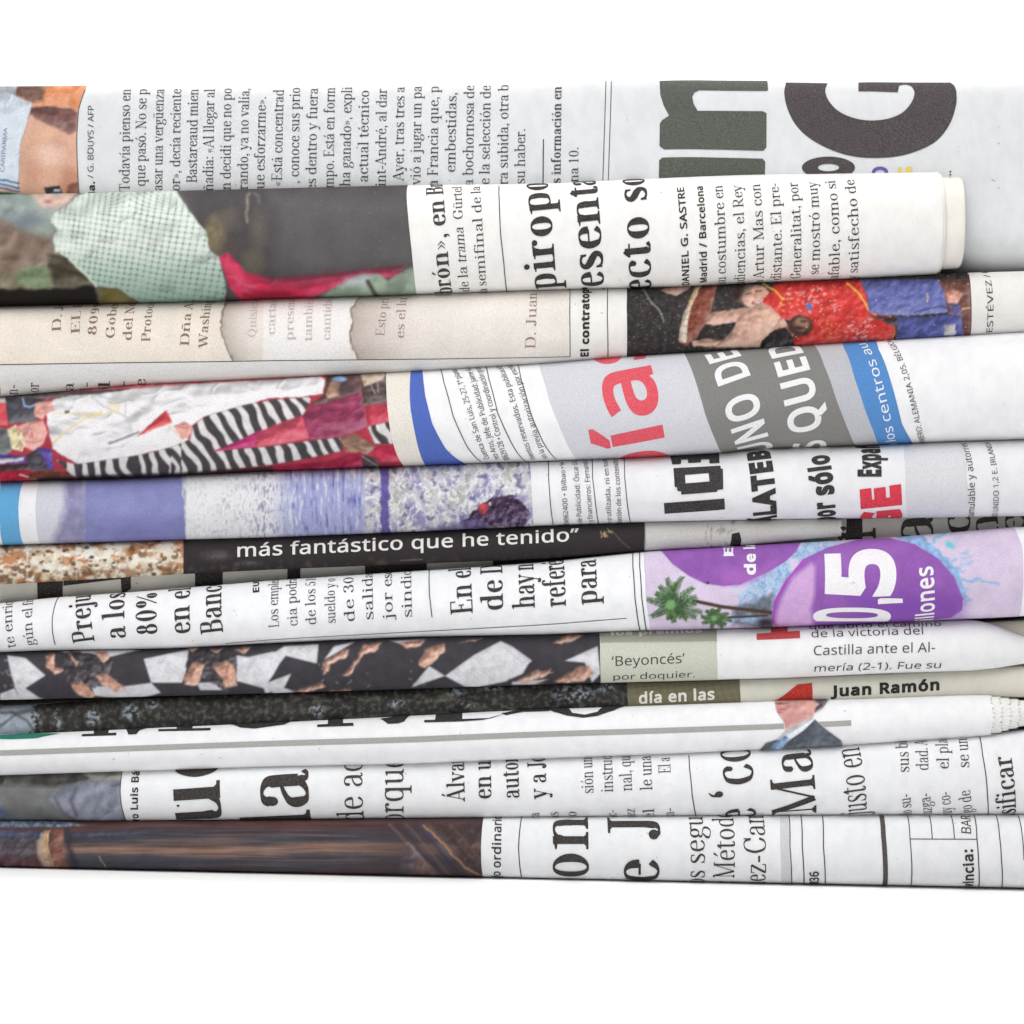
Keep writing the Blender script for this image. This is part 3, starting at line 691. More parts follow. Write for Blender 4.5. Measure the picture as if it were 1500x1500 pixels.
N5 = Newspaper('newspaper with a blue sea wave photograph and black pixel style lettering', Z5, Z6, (234, 234, 237), depth=0.95, power=1.95, seed=15)
N6 = Newspaper('thin dark newspaper with white words más fantástico que he tenido', Z6, Z7, (206, 204, 200), depth=0.95, power=1.95, x1=1232, seed=16, ragged=True)
N6b = Newspaper('grey newspaper with black bars set back in shadow below the thin dark one', sh(Z6, -2)[:-3]+[(1232, 757), (1500, 754)], sh(Z8, 8), (214, 212, 204), depth=0.5, power=1.95, seed=17, set_back=34)
N7 = Newspaper('newspaper with a purple advertisement of palm trees and the number 0,5', Z8, Z9, (243, 244, 247), depth=0.95, power=1.95, seed=18)
N8 = Newspaper('newspaper with black and white chequered dance photograph, tapering to a blunt right tip', sh(Z9, 0)[:-2]+[(1440, 907), (1500, 934), (1560, 948)], Z9b, (240, 240, 241), depth=0.95, power=2.0, x1=1530, seed=19)
N9 = Newspaper('dark foliage newspaper with an olive panel, a red triangle and a bold black name', Z10, sh(Z11, 5), (216, 213, 200), depth=0.8, power=1.95, seed=20, set_back=7)
N10 = Newspaper('white newspaper with a long grey rule, a small suited man and frayed right end', Z11, Z12, (244, 244, 246), depth=0.95, power=2.0, x1=1700, page_x1=1449, seed=21, thick=2.5, ragged=True)
N11 = Newspaper('newspaper with huge serif letters ue and la beside a grey suit photograph', sh(Z12, -3), Z13, (240, 241, 243), depth=0.8, power=2.0, seed=22, set_back=5)
N12 = Newspaper('bottom newspaper resting on the white surface, dark robe photograph at its left', sh(Z13, -1), Z14, (240, 241, 243), depth=0.85, power=2.1, seed=23)
# inner pages that show at the ends
for xe, ins in ((1375, 2.2), (1402, 7.4), (1405, 8.8)): N2.shell('inner_page', 1180, xe, ins, (241, 237, 229), N2.root, thick=0.9)
N8i = Newspaper('', sh(Z9, 8), sh(Z9b, -6), (224, 216, 203), depth=0.6, power=2.0, set_back=26, x0=1150, seed=30, root=N8)
N8i.shell('inner_page', 1200, 1930, 0, (226, 218, 205), N8.root)
for xe, ins in ((1463, 2.6), (1476, 4.6), (1489, 6.8), (1690, 9.0)):
    N10.shell('inner_page', 1300, xe, ins, (240, 239, 236), N10.root, thick=1.6, ragged=True)
BLACK = (42, 39, 37); SOFT = (66, 62, 60)
def T(n, *a, **k): return n.text(*a, **k)
def block(n, name, rows, rgb=SOFT, label=None, **k):
    """rows: (text, x at start, y at start, x at end, y at end, em[, options])"""
    jobs = []
    for r in rows:
        o = dict(k); o.update(r[6] if len(r) > 6 else {})
        jobs += n.text(r[0], (r[1], r[2]), (r[3], r[4]), r[5], **o)
    return n.inked(name, jobs, rgb, label=label)
def rules(n, rows, rgb=(70, 68, 66), name='column_rule'):
    for p, w in rows: n.inked(name, [n.rule(p, w, 0.05)], rgb)
def shapes(n, name, polys, rgb, label=None, off=0.7):
    return n.inked(name, [n.poly(p[0], p[1:], dz=0.03*i) for i, p in enumerate(polys)], rgb, off=off, label=label)
def pg(ox, oy, pts): return [(ox+a/3.75, oy+b/3.75) for a, b in pts]

# ================================================================ 1: top paper
P = Picture(-45, 105, 128, 315, (224, 176, 150)).page(0, 100); P.vol = (.5, .35, 14, 1)
P.mottle(.07, 30, 3).warp(1.2, 9)
P.poly([(180, 60), (500, 60), (470, 160), (430, 245), (380, 215), (200, 212), (150, 180)], (222, 140, 96), 7, tex=.08)
P.poly([(170, 215), (260, 208), (400, 225), (430, 250), (422, 345), (380, 362), (300, 322), (210, 285), (155, 250)], (122, 82, 78), 4, tex=.14, sc=8)
P.ell(210, 165, 30, 18, (245, 170, 110), 5)
P.poly([(40, 60), (260, 60), (235, 180), (180, 188), (90, 150)], (98, 64, 52), 6, tex=.2)
P.poly([(-200, 60), (110, 60), (85, 150), (0, 142), (-200, 140)], (128, 136, 142), 3, tex=.1)
P.poly([(-200, 130), (60, 142), (178, 190), (150, 285), (112, 425), (100, 650), (-200, 650)], (216, 226, 238), 1.2, tex=.035, sc=14)
P.line([(178, 190), (150, 285), (112, 425), (100, 640)], (120, 110, 120), 3, 1.2, .7)
P.ell(260, 480, 90, 60, (240, 200, 180), 14); P.ell(180, 560, 50, 90, (206, 150, 124), 14, .6)
P.ell(390, 620, 60, 70, (196, 130, 104), 12, .7)
for y in (612, 636, 656): P.line([(-100, y-14), (0, y), (105, y+20)], (70, 110, 165), 9, 1.2)
P.poly([(-200, 676), (60, 680), (160, 700), (160, 800), (-200, 800)], (70, 128, 92), 2, tex=.1)
P.poly([(240, 655), (330, 645), (355, 700), (255, 705)], (60, 52, 60), 2); P.poly([(285, 680), (335, 672), (340, 700), (290, 705)], (90, 120, 190), 1.5); P.line([(300, 670), (330, 668)], (230, 232, 238), 10, 1.5)
P.poly([(370, 640), (440, 625), (445, 720), (360, 720)], (140, 88, 72), 3, .8)
P.blur(1)
N1.patch('photograph', [(-45, 120), (-45, 290)], [(126.5, 128), (125, 131), (115, 161), (112.5, 200), (113, 233), (116, 284)], P)
rules(N1, [([(125.5, 131), (115, 161), (112.5, 200), (113, 233), (116, 284)], 1.2)], (90, 82, 80), 'photograph_edge')
block(N1, 'shirt_lettering', [('CARIPARMA', 6, 252, 11, 188, 10)], (110, 140, 175), font='sans')
block(N1, 'photo_credit', [('/ G. BOUYS / AFP', 137, 260, 137.5, 155, 15)], SOFT, font='sans')
block(N1, 'photo_caption', [('ia.', 139, 284, 138.5, 266, 16)], BLACK, font='sans', bold=.03)
R = [('Todavía pienso en', 190, 279.5, 192, 131), (' que pasó. No se p', 213, 277, 216, 131), ('asar una vergüenza', 238, 278.5, 241, 131), ('or», decía reciente', 264, 279, 266, 131),
     ('Bastareaud mien', 288.5, 267, 291, 131), ('ñadía: «Al llegar al', 312.5, 279, 315, 131), ('n decidí que no po', 338, 277, 340, 130), ('rando, ya no valía,', 363, 277, 366, 130),
     ('ue esforzarme».', 387.5, 276, 390, 142), ('«Está concentrad', 413, 272, 416, 132), (', conoce sus prio', 438, 268, 440, 129), ('es dentro y fuera', 463, 279, 466, 130),
     ('mpo. Está en form', 489, 275, 491, 129), ('ha ganado», expli', 513, 272, 516, 128), ('actual técnico', 539, 266, 541, 133), ('int-André, al dar', 565, 272, 567, 131), ('Ayer, tras tres a', 591, 264, 593, 128),
     ('vió a jugar un pa', 616, 270, 618, 127), ('n Francia que, p', 641, 275, 643, 127), ('embestidas,', 667, 252, 669, 136), ('a bochornosa de', 693, 272, 695, 126), ('e la selección de', 717, 270, 719, 126), ('ra subida, otra b', 744, 270, 745, 125), ('su haber.', 769, 269, 769.5, 189)]
block(N1, 'text_column', [r+(22.5,) for r in R], (62, 60, 60))
block(N1, 'text_column', [('s información en', 821, 268, 822.5, 127, 20, dict(bold=.7)), ('na 10.', 847, 266, 847.5, 216, 21)], (62, 60, 60))
rules(N1, [([(796, 204), (795.5, 268)], 1.6), ([(887.5, 119), (883, 264)], 1.1), ([(895.5, 119), (891, 264)], 1.1)])
shapes(N1, 'headline', [[[(966, 119), (1124, 119), (1125, 132), (1123, 133.5), (1024, 132.5), (1017, 136), (1014, 142), (1016, 152), (1022, 162.5), (1117, 163), (1123, 166), (1122.5, 216), (1118, 221), (973, 219), (966, 214), (966.5, 181), (970, 176), (980, 169.5), (972, 154), (967, 138)]],
    [[(970, 231), (1117, 232.5), (1121, 237), (1120, 264), (965, 264), (965.5, 235)]]], (86, 90, 82), 'large olive grey lower case letter n turned on its side')
cr = lambda q: [tuple(a) for a in catmull(q)]
G_ = pg(1100, 100, cr([(192, 80), (183, 140), (200, 220), (240, 302), (306, 372), (400, 430), (520, 475), (650, 493), (800, 485), (920, 452), (1020, 398), (1090, 310), (1125, 210), (1129, 140), (1118, 100), (1095, 80)])
    +[(590, 80), (590, 128), (806, 133), (813, 98)]+cr([(815, 96), (850, 91), (882, 102), (898, 137), (880, 190), (830, 245), (750, 278), (650, 287), (560, 272), (480, 235), (428, 180), (408, 125), (420, 84)]))
def ring(cx, cy, rx, ry, n=28): return [(cx+rx*math.cos(t), cy+ry*math.sin(t)) for t in np.linspace(0, 2*math.pi, n, endpoint=False)]
shapes(N1, 'headline', [[G_], [ring(1213.5, 245.5, 39, 16), ring(1213.5, 245.5, 15.5, 5.5)[::-1]]], (76, 68, 70), 'very large dark letter G and small o turned on their side')
shapes(N1, 'small_print', [[ring(1289, 252, 12, 8), ring(1289, 253, 7, 4)[::-1]]], (106, 92, 168))
shapes(N1, 'small_print', [[pg(1100, 100, [(805, 550), (830, 540), (828, 575), (812, 575)])], [pg(1100, 100, [(845, 545), (880, 540), (888, 560), (870, 575), (850, 570)])]], (238, 216, 110))
shapes(N1, 'small_print', [[ring(1392, y, 1.5, 1.3, 8)] for y in (251.5, 256, 260.5)], SOFT)

# ================================================================ 2: checked shirt paper
P = Picture(-45, 262, 618, 460, (90, 86, 86)).page(0, 100).warp(2.2, 14); P.vol = (.3, .5, 18, 1.2)
P.mottle(.10, 60, 5, stretch=1.6)
P.poly([(-200, 600), (420, 600), (420, 700), (300, 800), (280, 940), (400, 1050), (560, 1320), (-200, 1330)], (124, 114, 92), 6, tex=.14, sc=14)
P.poly([(-200, 640), (420, 640), (300, 800), (285, 945), (-20, 825), (-200, 800)], (132, 146, 140), 14, tex=.14, sc=12)
P.ell(140, 850, 110, 60, (104, 112, 122), 16, .8); P.ell(240, 890, 80, 40, (150, 160, 150), 12, .7)
P.poly([(170, 690), (430, 680), (340, 765), (230, 775)], (212, 180, 166), 10); P.ell(265, 738, 24, 10, (150, 90, 84), 4)
P.poly([(-200, 820), (-20, 835), (290, 950), (320, 1030), (250, 1090), (-200, 1150)], (126, 106, 92), 14, tex=.12, sc=10)
P.poly([(90, 1110), (250, 1080), (295, 1232), (105, 1185)], (126, 146, 108), 6, tex=.12)
P.poly([(250, 1015), (390, 1030), (540, 1195), (300, 1205)], (74, 66, 52), 4, tex=.2); P.line([(270, 1080), (420, 1130), (480, 1120)], (44, 38, 34), 14, 6)
P.poly([(-200, 1210), (280, 1215), (520, 1195), (560, 1340), (-200, 1340)], (18, 13, 11), 4, vol=(0, 0, 8, 1)); P.poly([(540, 1200), (640, 1210), (780, 1300), (560, 1300)], (104, 92, 44), 5)
P.WX = P.WY = 0
# dark hair and jacket at the right of the shirt
P.poly([(950, 600), (2300, 600), (2300, 1330), (1240, 1330), (1150, 1000), (1080, 830)], (70, 66, 68), 5, tex=.09, sc=20, vol=(0, 0, 8, 1))
P.poly([(1500, 690), (2250, 720), (2300, 1090), (1700, 1120), (1520, 1080)], (88, 85, 86), 30, tex=.06, sc=30, vol=(0, 0, 8, 1))
P.warp(2.5, 10)
P.ell(1185, 925, 58, 112, (120, 110, 82), 10, tex=.15); P.ell(1250, 830, 60, 60, (96, 88, 80), 16, .8); P.ell(1280, 990, 90, 60, (76, 68, 66), 18, .8)
P.line([(1372, 690), (1352, 760), (1356, 850)], (186, 180, 152), 10, 3, .9); P.line([(1400, 690), (1420, 700), (1425, 740)], (150, 146, 132), 8, 4, .8)
P.ell(1420, 890, 36, 90, (104, 100, 84), 16, .7); P.ell(1390, 1060, 60, 60, (104, 98, 74), 14, .6)
P.WX = P.WY = 0; P.warp(1.2, 10)
P.blur(4)
# shirt
SH = [(285, 850), (300, 795), (360, 760), (430, 700), (480, 660), (960, 660), (1020, 760), (1080, 835), (1130, 900), (1150, 1000), (1205, 1040), (1240, 1190), (1230, 1340), (800, 1340), (760, 1280), (640, 1205), (530, 1195), (380, 1045), (310, 1010), (292, 940), (322, 890)]
M = P.mask(SH, 2.5)
P.vol = (.35, .38, 22, 1); P.poly(SH, (228, 235, 226), 2.5)
d = np.clip((P.Y-360)/75, 0, 1); P.im = P.im*(1-(M*d*.34)[..., None]*np.array([1.1, .8, .9]))
bx = P.X+0.16*(P.Y-330)+4*np.sin(P.X/60)-0.0008*(P.X-180)**2; by = P.Y-0.22*(P.X-200)*np.where(P.X > 200, 1, .3)+5*np.sin(P.X/45)
fan = np.clip((312-P.Y)/26, 0, 1); by = by*(1-fan)+(P.Y-0.9*np.abs(P.X-190)*0.8)*fan
def lines(v, per, wd): t = np.abs(((v/per) % 1)-.5)*per; return np.clip(1.25-np.abs(t-0)/wd, 0, 1)
a, b = lines(bx, 8.6, 1.35), lines(by, 8.2, 1.2)
fq = np.clip(.75+.6*vnoise(P.h, P.w, 26, 22, 91, 3), .25, 1); P.put(M*a, (112, 152, 128), .5*fq); P.put(M*b, (104, 128, 122), .42*fq); P.put(M*a*b, (34, 44, 52), .8*fq)
P.poly([(285, 850), (300, 800), (380, 860), (400, 1000), (310, 1010), (292, 940), (322, 890)], (232, 244, 234), 6, .6)
P.line([(380, 1045), (470, 1130), (530, 1195)], (220, 232, 210), 14, 3, .8)
P.WX = P.WY = 0
# red collar and green cloth
P.poly([(1205, 1040), (1250, 1012), (1300, 1060), (1350, 1120), (1500, 1160), (1800, 1140), (2000, 1112), (2180, 1100), (2220, 1140), (2060, 1155), (1850, 1205), (1700, 1270), (1690, 1350), (1380, 1350), (1260, 1200)], (206, 40, 78), 4, tex=.10, sc=12)
P.poly([(1330, 1230), (1560, 1215), (1680, 1290), (1600, 1350), (1330, 1350)], (176, 26, 52), 8, .8)
P.poly([(1400, 1130), (1560, 1150), (1800, 1120), (2100, 1095), (2220, 1120), (1900, 1165), (1640, 1195), (1480, 1190)], (112, 40, 58), 12, .6); P.poly([(1210, 1040), (1250, 1020), (1300, 1100), (1400, 1200), (1330, 1210), (1250, 1130)], (228, 74, 108), 9, .7); P.line([(1330, 1200), (1460, 1240), (1600, 1230)], (120, 20, 44), 10, 6, .6)
P.poly([(1690, 1350), (1720, 1275), (1860, 1190), (1980, 1135), (2080, 1128), (2130, 1165), (2220, 1110), (2300, 1080), (2320, 1350)], (156, 176, 156), 4, tex=.08, sc=14)
P.poly([(1900, 1150), (2000, 1130), (2060, 1140), (2000, 1190), (1880, 1200)], (206, 218, 222), 10, .7); P.line([(2020, 1170), (2060, 1240), (2120, 1300)], (58, 48, 40), 18, 5)
P.poly([(2120, 1090), (2230, 1075), (2220, 1120), (2140, 1130)], (110, 50, 60), 6, .7)
P.blur(2)
P.specks(500, (120, 118, 118), 1, 4, M=(P.X > 330)*(P.Y < 400)*1.0)
e2 = [(597, 273), (595.7, 285), (596.3, 300), (599, 330), (603, 367), (607, 405), (610.5, 431)]
N2.patch('photograph', [(-45, 275), (-45, 440)], e2, P)
block(N2, 'headline', [('brón», en', 663, 428, 650.5, 293, 37, dict(bold=.9, pre='o', post=' Bruselas'))], (60, 54, 52))
block(N2, 'text_column', [('de la', 688, 426, 684, 390, 20.5), ('trama', 683.5, 384, 678.5, 333, 20.5, dict(italic=.18)), ('Gürtel', 678, 321, 676, 274, 20.5), ('a la semifinal de la', 716, 434, 703, 274, 20.5)], (62, 56, 54))
rules(N2, [([(731, 273), (730.8, 285), (733, 340), (738, 385), (743.5, 428)], 1.4)])
block(N2, 'headline', [('pirop', 816, 420, 804.5, 281, 66, dict(post='os')), ('esent', 885, 417, 874, 273, 69, dict(pre='r', post='a')), ('ecto s', 954, 421, 946, 274, 67, dict(pre='f', post='ob'))], (48, 42, 41), 'three lines of heavy black serif headline', bold=.95)
block(N2, 'byline', [('/ DANIEL G. SASTRE', 1009, 420, 1001.5, 275, 17), ('Madrid / Barcelona', 1035, 413, 1029, 273, 17)], BLACK, font='sans', bold=.022)
R = [('su costumbre en', 1062.5, 415, 1058, 272), ('udiencias, el Rey', 1090, 415, 1086, 272), ('a Artur Mas con', 1117.5, 413, 1113, 270), ('distante. El pre-', 1143.5, 409, 1140, 269), ('Generalitat, por', 1172, 407, 1168, 268), ('se mostró muy', 1199, 401, 1196, 267), ('afable, como si', 1227.5, 407, 1223, 265), ('uy satisfecho de', 1253.5, 409, 1251, 264)]
block(N2, 'text_column', [r+(22,) for r in R], (60, 55, 53))

# ================================================================ 3: torn letter and drummer
P = Picture(-45, 425, 840, 545, (238, 231, 223)).page(0, 420)
P.mottle(.025, 40, 2); P.im[:, :375] *= np.array([1.0, .985, .965])
def torn(curve, reach, dark, seed):
    p = np.array(pg(0, 420, curve)); j = np.interp(P.Y, p[:, 1], p[:, 0])+1.8*vnoise(P.h, P.w, 7, 7, seed, 3)
    dx = P.X-j; m = np.where(dx > -.5, np.exp(-np.maximum(dx, 0)/reach), 0); P.put(m, dark, .62, tex=.05); P.put(np.clip(1.3-np.abs(dx)/1.3, 0, 1), (96, 84, 74), .75)
torn([(1262, 60), (1245, 85), (1225, 130), (1216, 180), (1216, 250), (1232, 310), (1262, 370), (1280, 430)], 26, (150, 136, 124), 5)
torn([(1985, 50), (1960, 80), (1926, 130), (1940, 200), (1922, 260), (1926, 310), (1955, 370), (1975, 430)], 46, (150, 130, 122), 6)
P.put(((P.X > 385)&(P.X < 512))*1.0, (244, 242, 242), .7); P.blur(1)
fr = [(-45, 534.5), (0, 534), (200, 531), (400, 528), (600, 526), (835, 522)]
w_lo = min(N3.uw(*p)[1] for p in fr[1:]); w_at = lambda x: N3.uw(x, np.interp(x, [p[0] for p in fr], [p[1] for p in fr]))[1]
N3.patch('photograph', [(-45, 442), (-45, 533)], [(835, 424), (835, 522)], lambda x, y: np.where((y > np.interp(x, [p[0] for p in fr], [p[1] for p in fr]))[..., None], np.array((232, 231, 229.)), P(x, y)), w0=w_lo-3, label='printed picture of a torn cream letter with brown burnt edges')
rules(N3, [(fr, 1.3), ([(835, 424), (834.5, 460), (835, 522)], 1.2), ([(890, 422), (889.5, 460), (890.5, 523)], 1.2)], (80, 74, 70))
R = [('D. Jo', 89, 485, 96, 446), ('EL R', 117, 488, 122, 446), ('8099', 141, 491, 150, 446), ('Gober', 168, 495, 175, 445), ('del No', 193, 498, 200, 445), ('Protoco', 220, 500, 228, 444), ('Dña A', 277, 506, 284, 445), ('Washing', 304, 508, 312, 442)]
block(N3, 'typed_text', [r+(19,) for r in R], (138, 114, 96), bold=.6)
R = [('Quisiera', 375, 494, 379, 440), ('cartas', 403, 490, 406, 440), ('present', 430, 498, 433, 438), ('también', 457, 499, 460, 437), ('cantidad', 484, 498, 488, 436)]
block(N3, 'typed_text', [r+(18,) for r in R], (200, 190, 190), bold=.5)
block(N3, 'typed_text', [('Esto pri', 563, 492, 570, 438, 19), ('es el lu', 592, 495, 596, 437, 19)], (164, 136, 128), bold=.2)
block(N3, 'signature', [('D. Juan', 784, 510, 787, 430, 22)], (158, 130, 126), bold=.2)
block(N3, 'caption', [('El contrato', 861.5, 522, 862.5, 431, 18.5, dict(post='p'))], BLACK, font='sans', bold=.045)
R = [('n-', 26, 577, 26, 564), ('or', 57, 574, 57, 561), ('a', 108, 571, 108, 561), ('i-', 133, 571, 133, 560), ('l', 161, 567, 161, 558), ('-', 187, 565, 187, 558), ('e', 214, 564, 213, 555), ('-', 5, 578, 5, 568)]
block(N3, 'text_column', [r+(24,) for r in R], SOFT)
P = Picture(912, 390, 1425, 530, (48, 43, 43)).page(750, 420); P.vol = (.75, .55, 7, 1)
P.mottle(.3, 5, 9); P.specks(1500, (150, 146, 146), 1, 3); P.specks(420, (226, 222, 224), 1, 4)
P.line([(720, 10), (760, 80), (810, 130), (835, 190)], (176, 172, 176), 7, 1.5, .8)
P.warp(1.0, 7)
P.poly([(820, 20), (880, -10), (1010, -20), (960, 20), (900, 50), (850, 40)], (206, 160, 140), 2, tex=.12)
P.poly([(1010, -10), (1080, -30), (1130, -10), (1085, 170), (1010, 285), (960, 322), (912, 300), (930, 195), (975, 75)], (128, 62, 50), 1.5, tex=.16)
P.poly([(1004, 0), (1040, -5), (985, 110), (965, 200), (960, 310), (914, 296), (930, 195), (972, 80)], (216, 184, 140), 1.5, tex=.14); P.poly([(950, 130), (980, 110), (960, 220), (955, 300), (915, 290), (930, 200)], (230, 222, 214), 2, .7, tex=.12)
for q in range(6): P.line([(930+q*9, 250-q*38), (975+q*8, 262-q*36)], (150, 110, 76), 3, 1)
P.poly([(1010, 285), (1085, 175), (1110, 215), (1260, 195), (1400, 175), (1500, 170), (1500, 340), (1040, 340)], (52, 46, 46), 2, tex=.35, sc=3)
P.specks(380, (190, 186, 188), 1, 8, M=P.mask([(1040, 200), (1400, 180), (1300, 330), (1050, 330)], 1))
P.poly([(1085, 150), (1110, 140), (1200, 128), (1380, 100), (1430, 112), (1405, 182), (1250, 192), (1110, 212), (1065, 205)], (222, 172, 152), 2, tex=.08)
P.poly([(990, 300), (1060, 285), (1150, 298), (1290, 250), (1400, 190), (1480, 165), (1560, 260), (1480, 330), (1300, 332), (1100, 328), (1000, 325)], (226, 178, 156), 2, tex=.07)
P.poly([(1215, 30), (1250, -30), (1330, -40), (1400, -30), (1380, 10), (1300, 10), (1275, 60), (1262, 105), (1225, 80)], (58, 40, 36), 3, tex=.25)
P.poly([(1262, 60), (1285, 15), (1340, -10), (1392, 5), (1418, 45), (1405, 90), (1360, 115), (1305, 112), (1270, 95)], (220, 170, 150), 2.5, tex=.05); P.ell(1390, 60, 26, 40, (196, 138, 122), 8, .6); P.ell(1310, 70, 24, 20, (236, 194, 176), 6, .7)
P.line([(1288, 42), (1312, 36)], (84, 54, 48), 7, 2); P.line([(1340, 24), (1368, 22)], (84, 54, 48), 7, 2); P.line([(1325, 40), (1342, 66)], (190, 130, 114), 7, 3); P.line([(1322, 92), (1350, 92), (1384, 70)], (140, 66, 66), 14, 2.5); P.line([(1330, 90), (1352, 88), (1378, 72)], (240, 232, 228), 6, 1.5)
P.page(1100, 420)
P.poly([(60, 85), (110, 20), (150, -40), (600, -40), (650, 100), (690, 150), (805, 168), (790, 300), (640, 330), (240, 330), (225, 275), (300, 190), (160, 180)], (214, 52, 48), 1.6, tex=.10, sc=8)
P.poly([(-60, 150), (40, 92), (105, 105), (165, 165), (90, 265), (-30, 330), (-200, 330), (-100, 240)], (228, 180, 158), 2, tex=.07)
P.ell(270, 215, 70, 58, (70, 46, 40), 4, tex=.3); P.ell(278, 205, 42, 36, (160, 116, 94), 4, tex=.12); P.ell(265, 225, 30, 10, (60, 40, 38), 3); P.ell(290, 190, 20, 6, (70, 48, 44), 2)
P.poly([(60, 300), (120, 240), (190, 220), (240, 290), (200, 340), (50, 340)], (38, 34, 36), 2, tex=.4, sc=3)
P.line([(60, -20), (140, 30), (175, 70)], (236, 190, 74), 9, 1.5); P.line([(530, -20), (600, 45), (650, 130), (690, 160)], (236, 196, 84), 10, 1.5); P.line([(760, 160), (800, 210), (780, 290)], (226, 186, 84), 8, 1.5)
g = np.random.default_rng(21)
for _ in range(46):
    x, y = g.uniform(200, 400), g.uniform(10, 145); P.line([(x, y), (x+g.uniform(-22, 22), y+g.uniform(-16, 16))], (236, 212, 208), 5, 1, .8)
for _ in range(26):
    x, y = g.uniform(440, 490), g.uniform(0, 140); P.line([(x, y), (x+g.uniform(-14, 14), y+g.uniform(-8, 8))], (234, 200, 196), 4, 1, .75)
for _ in range(40):
    x, y = g.uniform(515, 670), g.uniform(170, 290); P.line([(x, y), (x+g.uniform(-24, 24), y+g.uniform(-10, 10))], (238, 216, 212), 5, 1, .8)
for _ in range(26):
    x, y = g.uniform(380, 490), g.uniform(165, 285); P.line([(x, y), (x+g.uniform(-12, 12), y+g.uniform(-10, 10))], (226, 178, 96), 5, 1, .8)
for _ in range(10):
    x, y = g.uniform(160, 230), g.uniform(60, 150); P.line([(x, y), (x+g.uniform(-22, 22), y+g.uniform(-14, 14))], (238, 206, 110), 6, 1, .8)
P.ell(320, 110, 18, 22, (90, 110, 170), 2)
P.poly([(600, -40), (1030, -40), (1060, 30), (1085, 140), (900, 158), (720, 156), (650, 140), (640, 60)], (98, 104, 172), 1.6, tex=.10, sc=10, stretch=1.5)
P.poly([(800, 165), (960, 168), (1080, 150), (1160, 160), (1175, 340), (790, 340)], (86, 92, 164), 1.6, tex=.12, sc=10)
P.poly([(640, 150), (720, 165), (810, 170), (800, 330), (775, 330), (795, 220)], (58, 46, 54), 3, tex=.2)
for _ in range(16):
    x, y = g.uniform(640, 1050), g.uniform(-10, 130); P.line([(x, y), (x+g.uniform(20, 90), y+g.uniform(10, 40))], (76, 82, 150), 4, 2, .5)
P.line([(900, 140), (1050, 105), (1085, 120)], (66, 62, 110), 8, 2); P.line([(960, 40), (975, 60), (965, 80)], (216, 190, 130), 6, 1.5)
P.poly([(1030, -40), (1215, -40), (1215, 330), (1170, 330), (1165, 170), (1085, 150), (1060, 30)], (112, 70, 62), 2, tex=.22, sc=7)
P.poly([(1060, 30), (1110, 10), (1160, 40), (1130, 100), (1080, 90)], (216, 150, 132), 3, tex=.15); P.poly([(1090, 90), (1150, 95), (1160, 160), (1100, 150)], (92, 84, 140), 3); P.line([(1160, 120), (1200, 118)], (226, 190, 150), 8, 2)
P.poly([(1060, 212), (1122, 204), (1126, 262), (1064, 268)], (216, 212, 214), 1.5)
P.blur(1); P.specks(260, (228, 220, 222), 1, 6, M=(P.X > 1120)*1.0); P.WX = P.WY = 0
N3.patch('photograph', [(918.5, 422), (918, 450), (918, 523)], [(1418, 402), (1421, 430), (1422, 460), (1420.5, 490)], P, label='printed photograph of a drummer in a red shirt beside blue jeans')
rules(N3, [([(1418.5, 402), (1421.5, 430), (1422.5, 460), (1421, 490)], 1.2)], (70, 60, 58), 'photograph_edge')
block(N3, 'photo_credit', [('/ A. ESTÉVEZ /', 1448, 494, 1449, 403, 15, dict(post=' EFE'))], SOFT, font='sans')

# ================================================================ 4: zebra costumes and grey panel
P = Picture(-45, 530, 605, 715, (170, 50, 66)).page(0, 420); P.vol = (.5, .6, 10, 1.3)
P.mottle(.10, 14, 3)
P.poly([(-200, 560), (500, 500), (1500, 440), (2050, 440), (2050, 560), (1100, 540), (500, 600), (-200, 640)], (214, 84, 92), 4, tex=.2, sc=8)
P.poly([(-200, 600), (520, 570), (1000, 545), (1300, 530), (1350, 545), (800, 585), (400, 610), (-200, 640)], (96, 84, 86), 3, tex=.25)
P.poly([(-200, 640), (30, 640), (45, 760), (-200, 775)], (206, 66, 74), 2, tex=.06); P.poly([(-200, 600), (70, 605), (60, 640), (-200, 640)], (206, 196, 190), 2, tex=.1)
P.poly([(28, 605), (250, 618), (235, 660), (190, 745), (45, 752)], (66, 66, 74), 2, tex=.14); P.line([(125, 615), (135, 655), (165, 662), (190, 650)], (150, 180, 226), 10, 2)
# white suit
P.warp(.9, 8)
P.poly([(245, 655), (300, 620), (380, 600), (520, 592), (740, 562), (900, 545), (1100, 532), (1500, 512), (1650, 500), (1760, 492), (1790, 520), (1770, 588), (1640, 608), (1480, 612), (1330, 655), (1120, 715), (1060, 760), (990, 790), (1042, 842), (930, 885), (760, 925), (560, 962), (430, 975), (340, 925), (290, 890), (262, 760)], (238, 236, 239), 1.5, tex=.02, sc=12, vol=(.45, .62, 13, 1.5))
P.line([(500, 600), (560, 650), (640, 690), (700, 720), (720, 800)], (186, 186, 196), 6, 3); P.line([(540, 600), (690, 640), (690, 700)], (190, 190, 200), 5, 3)
P.line([(290, 860), (380, 780), (480, 720), (560, 690)], (230, 206, 130), 8, 2); P.line([(300, 695), (420, 695), (570, 705)], (232, 204, 130), 5, 2); P.line([(590, 650), (655, 655), (640, 690), (590, 685)], (238, 216, 150), 8, 2); P.line([(360, 688), (380, 686)], (60, 60, 70), 10, 1.5)
P.poly([(750, 825), (830, 750), (912, 680), (945, 742), (850, 782)], (216, 66, 76), 1.5, tex=.05); P.line([(600, 860), (720, 815), (760, 800)], (60, 60, 64), 8, 3, .8)
